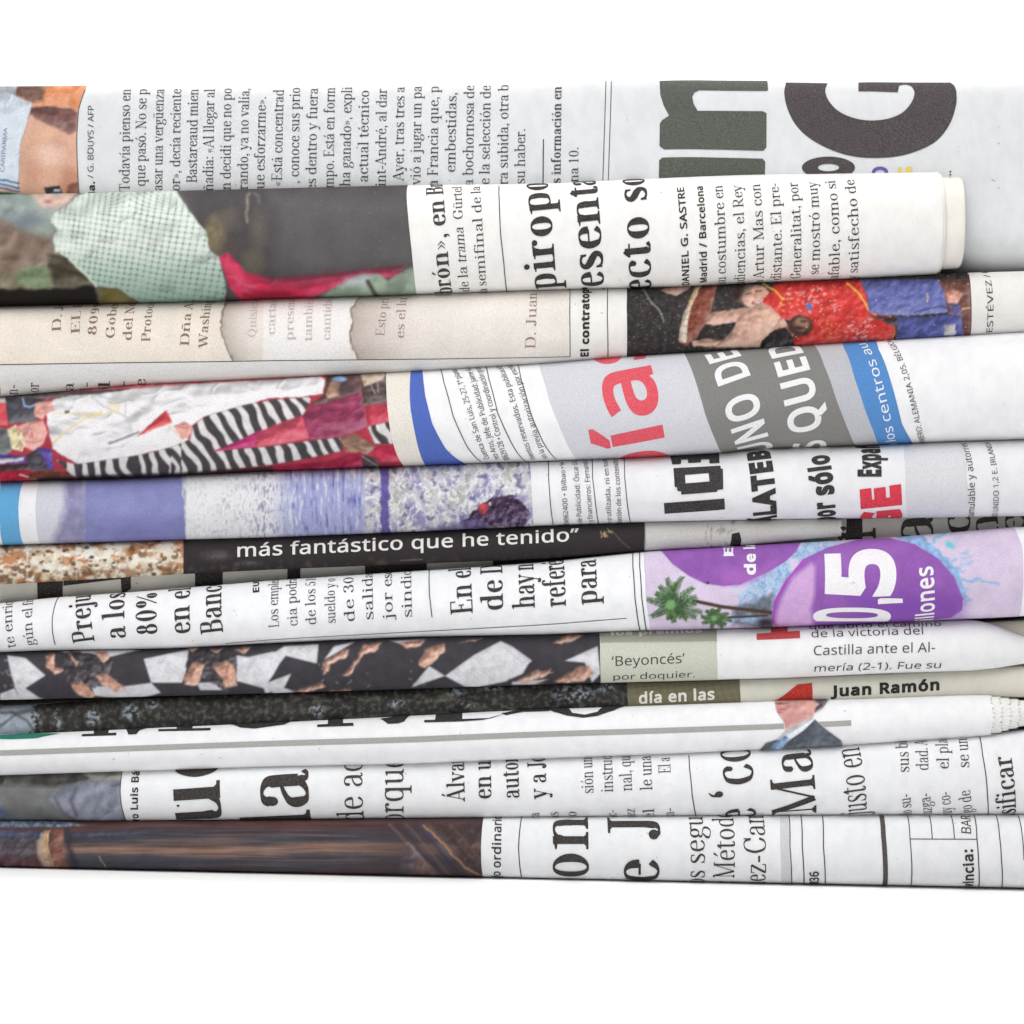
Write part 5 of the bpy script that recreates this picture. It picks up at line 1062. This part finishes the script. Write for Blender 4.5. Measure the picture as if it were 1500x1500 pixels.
# ================================================================ 8: chequered dance floor
P = Picture(-45, 905, 890, 1035, (56, 53, 59)).page(0, 720); P.vol = (.12, .22, 10, 1)
P.mottle(.10, 12, 3)
W_ = (218, 218, 224); SK = (222, 152, 124)
A = [(0, [(40, 900), (140, 915), (250, 1010), (140, 1080), (215, 1130), (300, 1160), (110, 1160), (60, 1000)], [(330, 880), (600, 868), (775, 868), (610, 908), (420, 900)], [(790, 920), (1030, 870), (1050, 900), (1000, 1050), (870, 1050), (830, 1050)], [(500, 1065), (640, 1075), (830, 1050), (885, 1105), (720, 1150), (520, 1120)], [(1300, 900), (1360, 910), (1500, 880), (1560, 900), (1500, 1010), (1450, 1080), (1300, 1040)], [(1080, 1050), (1200, 1045), (1220, 1090), (1100, 1090)], [(0, 1110), (80, 1080), (110, 1150), (0, 1160)], [(1440, 1060), (1600, 1000), (1560, 1080), (1460, 1110)]),
     (1500, [(0, 890), (60, 850), (250, 840), (240, 945), (70, 903), (0, 990)], [(-10, 1072), (70, 1080), (125, 1100), (0, 1115)], [(335, 850), (450, 826), (360, 880), (280, 925)], [(945, 1012), (1100, 900), (1250, 822), (1312, 850), (1422, 930), (1282, 1042), (1120, 1075), (1050, 1070)], [(858, 958), (945, 1012), (760, 1075), (830, 990)], [(640, 822), (840, 812), (700, 836)]),
     (2812, [(-10, 860), (100, 930), (60, 1000), (-10, 1030)], [(290, 930), (470, 850), (486, 1000), (440, 1050), (400, 940)], [(0, 1045), (200, 1030), (120, 1060), (0, 1060)])]
for ox, *ps in A:
    for p in ps: P.poly([(ox+a, b) for a, b in p], W_, 1.6, tex=.04, sc=6)
P.mottle(.05, 40, 44)
hat = (np.sin(P.X*1.9+P.Y*.25) > .72)*np.clip(vnoise(P.h, P.w, 14, 14, 9, 2)*3, 0, 1); br = P.im.mean(2) > 180; P.put(br*hat, (150, 150, 158), .6)
P.warp(1.4, 7)
for p in ([(330, 890), (380, 880), (560, 900), (620, 930), (600, 1010), (520, 1080), (380, 1060), (340, 1000)], [(1040, 870), (1180, 860), (1300, 900), (1300, 1000), (1260, 1100), (1180, 1060), (1080, 1010), (1020, 980)]): P.poly(p, (58, 53, 58), 2, tex=.25, sc=4, vol=(.9, .9, 6, 1))
S1 = [(0, [(250, 900), (300, 890), (305, 960), (355, 990), (300, 1005), (250, 960)], [(390, 1060), (440, 1035), (525, 1112), (500, 1140), (420, 1115)], [(525, 1015), (580, 998), (695, 1080), (640, 1105), (560, 1060)], [(510, 880), (590, 878), (600, 912), (570, 945)], [(370, 880), (432, 940), (420, 965), (390, 912)], [(1060, 935), (1125, 950), (1090, 1062), (1008, 1065), (1010, 1015)], [(1175, 960), (1240, 930), (1292, 960), (1302, 1065), (1240, 1075)], [(1025, 860), (1095, 852), (1060, 885)], [(1290, 868), (1380, 850), (1340, 890)], [(1150, 870), (1230, 860), (1190, 890)]),
      (1500, [(275, 940), (360, 880), (415, 868), (400, 912), (312, 950), (312, 990), (270, 1005)], [(495, 842), (600, 828), (565, 882), (500, 892), (420, 1012), (378, 1012), (460, 922)], [(800, 945), (840, 860), (945, 838), (940, 882), (860, 952), (830, 972)], [(120, 1095), (270, 1048), (285, 1070), (180, 1105)], [(690, 832), (835, 816), (810, 852), (730, 862)], [(1015, 832), (1155, 802), (1112, 822)], [(1345, 1042), (1450, 990), (1530, 975), (1500, 1012), (1400, 1046)], [(310, 1095), (420, 1080), (430, 1100), (320, 1115)], [(1200, 1080), (1400, 1060), (1500, 1050), (1300, 1090)]),
      (2812, [(300, 1005), (370, 960), (425, 955), (448, 1000), (400, 1040), (300, 1050), (230, 1042)], [(30, 1042), (140, 978), (165, 990), (235, 990), (90, 1035)], [(225, 832), (300, 788), (395, 792), (300, 835)])]
for ox, *ps in S1:
    for p in ps:
        q = [(ox+a, b) for a, b in p]; cx, cy = np.mean(q, 0); P.poly(q, (206, 154, 132), 2.2, tex=.2, sc=4, vol=(1.3, .4, 5, 1))
P.WX = P.WY = 0
g = np.random.default_rng(12)
for _ in range(34):
    x, y = g.choice([g.uniform(20, 80), g.uniform(1700, 2050), g.uniform(2250, 2330)]), g.uniform(930, 1080); P.line([(x, y), (x+g.uniform(-14, 14), y+g.uniform(-14, 14))], (206, 206, 212), 4, 1.2, .7)
P.blur(2)
N8.patch('photograph', [(-45, 955), (-45, 1028)], [(878, 925), (879, 960), (880, 1000)], P, label='printed photograph of seated dancers on a chequered floor')
def olive(x, y):
    t = np.clip((y-(941-.012*(x-880)))/1.5, 0, 1)[..., None]; return np.array((160, 160, 146.))*(1-t)+np.array((203, 206, 190.))*t
N8.patch('caption_panel', [(878.5, 925), (879.5, 960), (880.5, 1000)], [(1049, 919), (1050, 955), (1051, 996)], olive, step=2, label='pale olive caption panel')
block(N8, 'caption', [('los premios', 895, 931, 1028, 926.5, 24, dict(bold=.03))], (232, 232, 226), font='sans')
block(N8, 'caption', [('‘Beyoncés’', 897, 975.5, 1002, 971, 24.5), ('por doquier.', 898, 995.5, 1018, 991.5, 24)], (66, 62, 60), font='sans')
shapes(N8, 'headline', [[pg(1100, 720, [(30, 782), (268, 766), (271, 806), (32, 816)])], [pg(1100, 720, [(108, 735), (200, 728), (202, 770), (110, 776)])]], (198, 66, 70), 'red slab foot of a big letter')
block(N8, 'text_column', [('que abrió el camino', 1186, 922, 1379, 917.5, 23), ('de la victoria del', 1189, 934, 1353, 929.5, 23), ('Castilla ante el Al-', 1192, 960, 1369, 955, 24), ('mería (2-1). Fue su', 1192, 983.5, 1378, 978, 24)], (74, 70, 68), font='sans')

# ================================================================ 9: dark foliage strip
P = Picture(-45, 985, 925, 1090, (46, 45, 43)).page(0, 720)
n1 = vnoise(P.h, P.w, 5, 4.5, 5, 4); n2 = vnoise(P.h, P.w, 60, 40, 6, 3); n3 = vnoise(P.h, P.w, 4, 3.6, 7, 3)+.3*vnoise(P.h, P.w, 14, 12, 8, 2)
P.im *= (1+.35*n1+.2*n2)[..., None]; P.put(np.clip(n1*2-.3, 0, 1), (92, 92, 84), .6)
for cx, cy, rx, ry in ((-20, 1230, 190, 90), (190, 1250, 50, 60), (320, 1250, 26, 70), (510, 1240, 55, 60), (720, 1210, 60, 60), (830, 1170, 50, 30), (1740, 1200, 60, 40), (2180, 1165, 60, 30), (2500, 1100, 70, 30), (2580, 1170, 60, 20), (2700, 1080, 80, 20), (3150, 1110, 150, 60), (3330, 1080, 70, 30)):
    d = np.clip((1-np.hypot((P.X-cx/3.75)/(rx/3.75), (P.Y-720-cy/3.75)/(ry/3.75)))*2, 0, 1); P.put(d*np.clip(n3*2.4+.25, 0, 1), (158, 170, 184), .85)
d = np.clip((52+6*n1-P.X)/5, 0, 1); P.put(d, (166, 178, 194), .9, tex=.08)
for q in ([(0, 1290), (80, 1230), (190, 1200)], [(60, 1210), (150, 1260), (200, 1330)], [(0, 1215), (90, 1215), (180, 1195)]): P.line(q, (70, 72, 66), 12, 4, .8)
P.put(np.clip(vnoise(P.h, P.w, 20, 9, 15, 4)*2-.5, 0, 1)*(P.X > 430)*(P.X < 760), (112, 114, 98), .5)
N9.patch('photograph', [(-45, 1038), (-45, 1082)], [(918, 998), (919, 1016), (920, 1035)], P, label='printed photograph of dark foliage with pale gaps')
oliv = lambda x, y: np.array((112, 106, 82.))*(1+.05*np.sin(x*1.7+y*1.7)*np.sin(x*1.7-y*1.7))[..., None]
N9.patch('caption_panel', [(918, 998), (919, 1016), (920, 1035)], [(1083, 995), (1084, 1010), (1085, 1028)], oliv, step=1.6, label='dark olive caption panel')
block(N9, 'caption', [('día en las', 936, 1030, 1046, 1024, 27, dict(bold=.03))], (232, 230, 220), font='sans')
block(N9, 'headline', [('Juan Ramón', 1220.5, 1019.5, 1376, 1010, 25.5, dict(bold=.045))], (30, 27, 24), font='sans')
shapes(N9, 'graphic', [[pg(1100, 960, [(128, 252), (255, 160), (335, 152), (338, 250)])]], (186, 44, 32), 'red slanted triangle graphic')

# ================================================================ 10: white strip with grey rule
GR = lambda x, y: np.array((168, 168, 165.))*(1+.03*np.sin(x*1.1)*np.sin(y*2.))[..., None]
def hband(n, name, top, bot, x0, x1, col, step=1.4, off=.35):
    w = lambda pts: (lambda u: np.interp(u, [q[0] for q in pts], [q[1] for q in pts]))
    wt, wb = w([n.uw(*p) for p in top]), w([n.uw(*p) for p in bot])
    us = np.linspace(n.uw(x0, np.interp(x0, *zip(*top)))[0], n.uw(x1, np.interp(x1, *zip(*top)))[0], int((x1-x0)/step)); t = np.linspace(0, 1, 8)[None, :]
    U = np.repeat(us[:, None], 8, 1); Wg = wb(us)[:, None]*(1-t)+wt(us)[:, None]*t
    Pp = n.at(U, Wg, off); px, py = n.seen(U, Wg); c = col(px, py)
    return mesh_obj(name, Pp.reshape(-1, 3), quads(len(us), 8), PRINT, n.page, n.origin, colours=(lin(press(c, .06))*INKF).reshape(-1, 3))
hband(N10, 'grey_rule', [(-45, 1101), (0, 1099), (400, 1085), (750, 1073), (1130, 1060.5), (1247, 1055)], [(-45, 1109), (0, 1107), (400, 1093.5), (750, 1081.5), (1130, 1068.5), (1247, 1063)], -45, 1247, GR)
C_ = lambda pts: pg(0, 960, pts)
D2 = lambda pts: pg(400, 960, pts); D3 = lambda pts: pg(750, 960, pts)
shapes(N10, 'masthead', [[C_([(452, 434), (640, 426), (640, 440), (448, 446)])], [C_([(520, 400), (600, 400), (596, 438), (515, 438)])], [C_([(690, 405), (815, 400), (770, 412), (750, 434), (705, 436)])],
    [C_([(870, 408), (1158, 400), (1156, 413), (1060, 415), (868, 418)])], [C_([(975, 380), (1060, 378), (1058, 412), (970, 414)])], [C_([(1265, 380), (1500, 370), (1600, 366), (1560, 382), (1400, 404), (1320, 398)])],
    [D2([(242, 382), (440, 372), (444, 388), (243, 395)])], [D2([(305, 350), (385, 350), (385, 386), (300, 386)])], [D2([(590, 350), (760, 330), (720, 365), (690, 375), (630, 378)])], [D2([(830, 358), (1020, 352), (1200, 346), (1280, 322), (1150, 356), (1040, 364), (832, 370)])], [D2([(900, 320), (1040, 320), (1040, 356), (890, 358)])],
    [D3([(-60, 322), (120, 296), (260, 292), (200, 308), (60, 312), (-30, 330)])], [D3([(180, 296), (300, 290), (330, 318), (400, 328), (470, 312), (500, 286), (640, 278), (560, 304), (470, 334), (390, 344), (300, 332), (230, 312)])]], (40, 37, 37), 'lower ends of big black serif masthead letters')
shapes(N10, 'masthead', [[C_([(-150, 440), (0, 440), (150, 432), (330, 430), (200, 456), (60, 462), (-150, 456)])]], (24, 124, 102), 'green arc at the left')
P = Picture(1100, 1018, 1245, 1102, (244, 244, 246)).page(1100, 960); P.vol = (.7, .4, 8, 1)
P.poly([(130, 240), (290, 235), (400, 240), (380, 290), (350, 320), (335, 365), (190, 418), (178, 360), (150, 325), (135, 290)], (214, 152, 144), 1.5, tex=.08, sc=5)
P.ell(160, 268, 30, 5, (120, 66, 66), 2); P.ell(168, 300, 24, 8, (180, 100, 100), 3); P.line([(135, 312), (172, 316)], (160, 80, 84), 5, 1.5); P.ell(230, 345, 60, 40, (196, 138, 134), 10, .7); P.line([(130, 252), (290, 248)], (110, 70, 70), 5, 2, .7)
P.ell(328, 275, 26, 24, (222, 160, 150), 2); P.poly([(285, 236), (400, 232), (425, 250), (395, 290), (350, 318), (352, 292), (376, 272), (350, 252), (290, 250)], (60, 54, 58), 1.5, tex=.2)
P.poly([(186, 412), (338, 338), (362, 360), (230, 450), (170, 475), (150, 460)], (238, 240, 246), 1.2)
P.poly([(352, 352), (420, 410), (500, 468), (515, 530), (30, 535), (80, 480), (140, 462), (205, 468), (290, 410)], (88, 96, 108), 1.2, tex=.10, sc=4); P.line([(352, 356), (300, 430), (230, 510)], (60, 66, 78), 5, 2)
P.poly([(150, 460), (192, 438), (214, 458), (175, 500), (150, 530), (100, 530), (120, 485)], (134, 170, 214), 1.2, tex=.25, sc=4)
MAN = pg(1100, 960, [(128, 246), (290, 240), (400, 234), (428, 250), (398, 292), (352, 322), (345, 345), (420, 408), (502, 468), (518, 520), (25, 530), (78, 480), (148, 458), (186, 415), (176, 360), (148, 325), (132, 290)])
# a finer mesh for the little portrait
def cutout(n, name, pts, col, step=0.85, off=1.1, label=None):
    loop = [Vector((*n.uw(*p), 0)) for p in pts]; tr = geometry.tessellate_polygon([loop]); flat = np.array([(q.x, q.y) for q in loop])
    bmv, (bf,) = cut(flat, np.array(tr, int), step)
    X, Y = n.seen(bmv[:, 0], bmv[:, 1])
    o = mesh_obj(name, n.at(bmv[:, 0], bmv[:, 1], off), bf, PRINT, n.page, n.origin, colours=lin(press(np.clip(col(X, Y), 0, 255), .1))*INKF)
    if label: o['label'] = label
    return o
cutout(N10, 'portrait', MAN, P, label='small printed man in a grey suit and blue tie seen from the side')
# ================================================================ 11: huge serif letters
P = Picture(-45, 1115, 182, 1210, (112, 113, 113)).page(0, 960); P.vol = (.3, .5, 16, 1)
P.mottle(.08, 14, 3); P.poly([(-200, 560), (700, 560), (670, 640), (520, 692), (300, 722), (-200, 705)], (52, 49, 48), 8, tex=.1); P.poly([(440, 640), (680, 630), (670, 690), (520, 692)], (136, 134, 128), 5)
P.poly([(270, 790), (330, 730), (480, 692), (690, 690), (680, 920), (450, 920), (340, 860)], (132, 136, 154), 8, tex=.07); P.line([(420, 730), (390, 800), (420, 880)], (84, 84, 92), 12, 6); P.line([(300, 780), (340, 860), (400, 900)], (90, 92, 98), 12, 6); P.line([(560, 760), (520, 860)], (108, 110, 122), 14, 8)
P.poly([(-200, 830), (10, 838), (38, 860), (0, 905), (-200, 920)], (96, 110, 196), 4); P.poly([(-200, 850), (250, 830), (300, 930), (-200, 930)], (90, 92, 92), 12, .5); P.blur(1)
N11.patch('photograph', [(-45, 1130), (-45, 1203)], [(179, 1131), (177, 1145), (176, 1160), (178, 1180), (182, 1194), (186, 1203)], P, label='printed photograph of a grey suit jacket')
rules(N11, [([(179, 1131), (177, 1145), (176, 1160), (178, 1180), (182, 1194), (186, 1203)], 1.2), ([(1009, 1107), (1010, 1125), (1014, 1165), (1017, 1183), (1020, 1195)], 1.5), ([(1435, 1080), (1439, 1105), (1444, 1135), (1446.5, 1165), (1447.5, 1192)], 1.5)])
block(N11, 'byline', [('o Luis B', 203, 1198, 203.5, 1138, 18, dict(pre='r', post='á'))], BLACK, font='sans', bold=.025)
block(N11, 'headline', [('u', 327, 1199, 322, 1143, 145, dict(pre='q', post='e')), ('a', 453, 1179, 451, 1127, 147, dict(pre='l'))], (52, 47, 45), 'huge bold serif letters ue and la', bold=1.0)
block(N11, 'headline', [('de a', 534, 1199, 531, 1133, 57, dict(post='cu')), ('orq', 592, 1199, 591, 1152, 57, dict(post='ue'))], (60, 55, 52), bold=.1)
block(N11, 'headline', [('Álva', 681, 1172, 680, 1119, 38, dict(post='ro')), ('en u', 720, 1169, 719, 1115, 39, dict(post='n')), ('auto', 761, 1168, 759, 1117, 39, dict(post='r')), ('y a J', 801, 1168, 799, 1117, 39, dict(post='o'))], (52, 48, 46), bold=.65)
block(N11, 'text_column', [('sión un', 869.5, 1161.5, 867, 1110, 26), ('instruc', 898, 1159.5, 896, 1108, 26), ('nal, qu', 926, 1157.5, 923, 1108, 26), ('le una', 955.5, 1156.5, 953, 1108, 26), ('El a', 982.5, 1132, 981, 1110, 26)], (62, 58, 56))
block(N11, 'text_column', [('ra', 791, 1201, 790, 1190, 24), ('as', 819, 1201, 818, 1189, 24), ('lo', 845, 1200, 844, 1188, 24), ('ac-', 904, 1200, 903, 1186, 24), ('nez', 931, 1200, 930, 1184, 24), ('el', 959, 1199, 958, 1184, 24), ('ca-', 988, 1199, 987, 1183, 24)], (84, 80, 78))
block(N11, 'headline', [('e ‘c', 1107, 1196, 1102, 1119, 93, dict(post='on')), ('Ma', 1196, 1189, 1187, 1099, 95)], (54, 49, 47), 'black serif headline letters e co and Ma', bold=.5)
block(N11, 'headline', [('justo e', 1270, 1191, 1262, 1110, 57, dict(post='n'))], (60, 55, 52))
block(N11, 'text_column', [('sus b', 1332, 1131, 1329, 1089, 26, dict(post='i')), ('dad. A', 1360, 1128, 1357, 1085, 26), ('el pla', 1390, 1126, 1387, 1083, 26), ('se un', 1420, 1124, 1416, 1082, 26), ('o su-', 1336, 1190, 1333, 1162, 26, dict(pre='l')), ('zga-', 1365, 1186, 1362, 1161, 26, dict(pre='u')), ('y co-', 1394, 1186, 1391, 1159, 26, dict(pre='u')), ('o de', 1424, 1184, 1421, 1157, 26, dict(pre='g'))], (62, 58, 56))
block(N11, 'headline', [('sificar', 1487.5, 1190, 1481, 1107, 41, dict(pre='a'))], (54, 49, 47), bold=.7)

# ================================================================ 12: bottom paper
P = Picture(-45, 1190, 715, 1300, (64, 60, 68)).page(0, 960); P.vol = (.3, .6, 9, 1)
t = (P.Y-(1203+.004*P.X))/(76+.008*P.X); n = vnoise(P.h, P.w, 120, 5, 5, 4); n2 = vnoise(P.h, P.w, 40, 12, 6, 4)
stops = [(-.1, (56, 34, 36)), (.1, (92, 52, 48)), (.2, (60, 48, 56)), (.35, (62, 62, 74)), (.46, (120, 88, 76)), (.56, (156, 112, 92)), (.66, (84, 76, 82)), (.8, (58, 62, 76)), (.92, (84, 62, 70)), (1.1, (44, 46, 62))]
tt = t+.10*n+.0002*(P.X-150)*.6
P.im = np.stack([np.interp(tt, [q[0] for q in stops], [q[1][c] for q in stops]) for c in range(3)], -1)*(1+.10*n2+.08*n)[..., None]; P.im = P.im*.72+.28*P.im.mean(2, keepdims=True)
for q in range(26):
    g = np.random.default_rng(300+q); y0 = g.uniform(1205, 1280); x0 = g.uniform(90, 420); c = [(176, 126, 100), (44, 40, 48), (120, 74, 62), (88, 92, 108)][q % 4]
    P.put(np.clip(1-np.abs(P.Y-y0-.01*(P.X-x0)-2*np.sin(P.X/70+q))/1.3, 0, 1)*np.clip((P.X-x0)/40, 0, 1)*np.clip((x0+g.uniform(120, 330)-P.X)/60, 0, 1), c, .45)
d = np.clip((P.X-480)/120, 0, 1)[..., None]; P.im = P.im*(1-.55*d)+np.array((62, 50, 54))*.55*d
P.warp(1.5, 9)
P.poly([(-200, 970), (200, 975), (220, 1050), (200, 1130), (-200, 1150)], (70, 66, 80), 8, .75, tex=.2); P.poly([(-200, 960), (250, 965), (250, 985), (-200, 1000)], (72, 92, 140), 4, .5); P.poly([(350, 968), (900, 965), (700, 985), (360, 1000)], (66, 78, 110), 6, .5)
P.poly([(-200, 1100), (230, 1110), (260, 1190), (-200, 1190)], (112, 64, 72), 10, .7, tex=.25)
P.poly([(205, 1020), (240, 965), (275, 958), (255, 1020), (260, 1100), (300, 1170), (240, 1170), (210, 1100)], (206, 160, 116), 4, .9, tex=.12); P.line([(232, 980), (215, 1050), (240, 1130), (270, 1170)], (130, 160, 200), 8, 3, .8)
P.poly([(285, 955), (350, 955), (345, 1060), (380, 1170), (300, 1170), (270, 1080)], (140, 86, 72), 4, .9, tex=.12); P.line([(258, 985), (262, 1080), (300, 1165)], (236, 200, 150), 5, 2)
P.line([(370, 960), (380, 1060), (420, 1160)], (44, 40, 46), 26, 8, .8); P.line([(545, 1100), (575, 1160), (600, 1180)], (206, 176, 148), 5, 2, .9)
P.poly([(2220, 1090), (2250, 1020), (2300, 1080), (2400, 1200), (2200, 1200)], (92, 84, 92), 10, .7, tex=.2); P.line([(2240, 1030), (2320, 1120), (2420, 1210)], (160, 150, 160), 8, 4, .7); P.line([(2330, 935), (2400, 1000), (2490, 1100), (2560, 1165), (2660, 1215)], (206, 156, 98), 9, 3, .9); P.line([(2310, 940), (2380, 1010), (2470, 1110)], (80, 90, 130), 14, 6, .6)
P.poly([(2350, 930), (2680, 930), (2680, 1200), (2560, 1140), (2440, 1010)], (66, 48, 46), 10, .6, tex=.2); P.poly([(2240, 1150), (2330, 1120), (2420, 1200), (2300, 1210)], (112, 76, 68), 6, .5); P.WX = P.WY = 0
for k, (x, c, w) in enumerate(((2270, (150, 106, 84), 10), (2310, (44, 40, 48), 16), (2360, (132, 96, 82), 9), (2420, (50, 42, 46), 18), (2480, (140, 98, 78), 8), (2540, (48, 38, 40), 16), (2600, (122, 82, 66), 8))):
    P.line([(x-130, 930), (x-70, 990), (x+10, 1090), (x+110, 1210)], c, w, 5, .55)
P.poly([(0, 905), (30, 900), (340, 912), (470, 935), (330, 945), (0, 945)], (92, 122, 150), 3, .7, tex=.4, sc=4)
N12.patch('photograph', [(-45, 1203), (-45, 1266)], [(709, 1197), (706, 1215), (704.5, 1240), (705, 1265), (708, 1285)], P, label='printed photograph of a dark brown and blue robe')
block(N12, 'byline', [('o ordinario', 733, 1282, 735, 1197, 22, dict(pre='j'))], (52, 48, 46), font='sans', bold=.015)
rules(N12, [([(764.5, 1197), (760.5, 1225), (759.5, 1242), (761, 1265), (764, 1284)], 1.5)])
block(N12, 'headline', [('on', 862, 1284, 861, 1198, 110), ('e J', 965, 1289, 963, 1199, 108)], (54, 49, 47), 'large black serif headline letters on and e J', bold=.65)
block(N12, 'headline', [('os segu', 1031.5, 1291, 1029, 1197, 44), ('Métod', 1075.5, 1285, 1074, 1199, 45, dict(pre='; ', post='o')), ('ez-Ca', 1121, 1290, 1120, 1209, 47, dict(pre='n', post='m'))], (60, 55, 52))
N12.patch('grey_band', [(1142, 1196), (1143, 1240), (1144.5, 1293)], [(1154, 1196), (1155.5, 1240), (1158, 1293)], (214, 214, 216), step=3)
rules(N12, [([(1155.5, 1195), (1157, 1240), (1159.5, 1294)], 1.4), ([(1173, 1195), (1175, 1240), (1177.5, 1294)], 1.6), ([(1204.5, 1195), (1206, 1240), (1208.5, 1296)], 1.6), ([(1329, 1195), (1333, 1230), (1334.5, 1296)], 1.4), ([(1361, 1195), (1365.5, 1229)], 1.4), ([(1393, 1195), (1398, 1229)], 1.4), ([(1427, 1195), (1431, 1229), (1433.5, 1265), (1433.5, 1299)], 1.6), ([(1459, 1195), (1464, 1225), (1467, 1260), (1467, 1300)], 1.5), ([(1491, 1195), (1497, 1222), (1500, 1260)], 1.5), ([(1333, 1229), (1431, 1229.5)], 1.2)])
rules(N12, [([(1291, 1195), (1294, 1225), (1296, 1250), (1295.5, 1298)], 7)], (78, 72, 70), 'thick_rule')
block(N12, 'form_lettering', [('36', 1199, 1290, 1199, 1276.5, 22, dict(pre='8', bold=.025))], (56, 52, 50), font='sans')
block(N12, 'form_lettering', [('BAR', 1422.5, 1222, 1421.5, 1196, 25)], (56, 52, 50), font='sans')
block(N12, 'form_lettering', [('incia:', 1425.5, 1293, 1424.5, 1244, 25, dict(pre='v', bold=.03))], (56, 52, 50), font='sans')
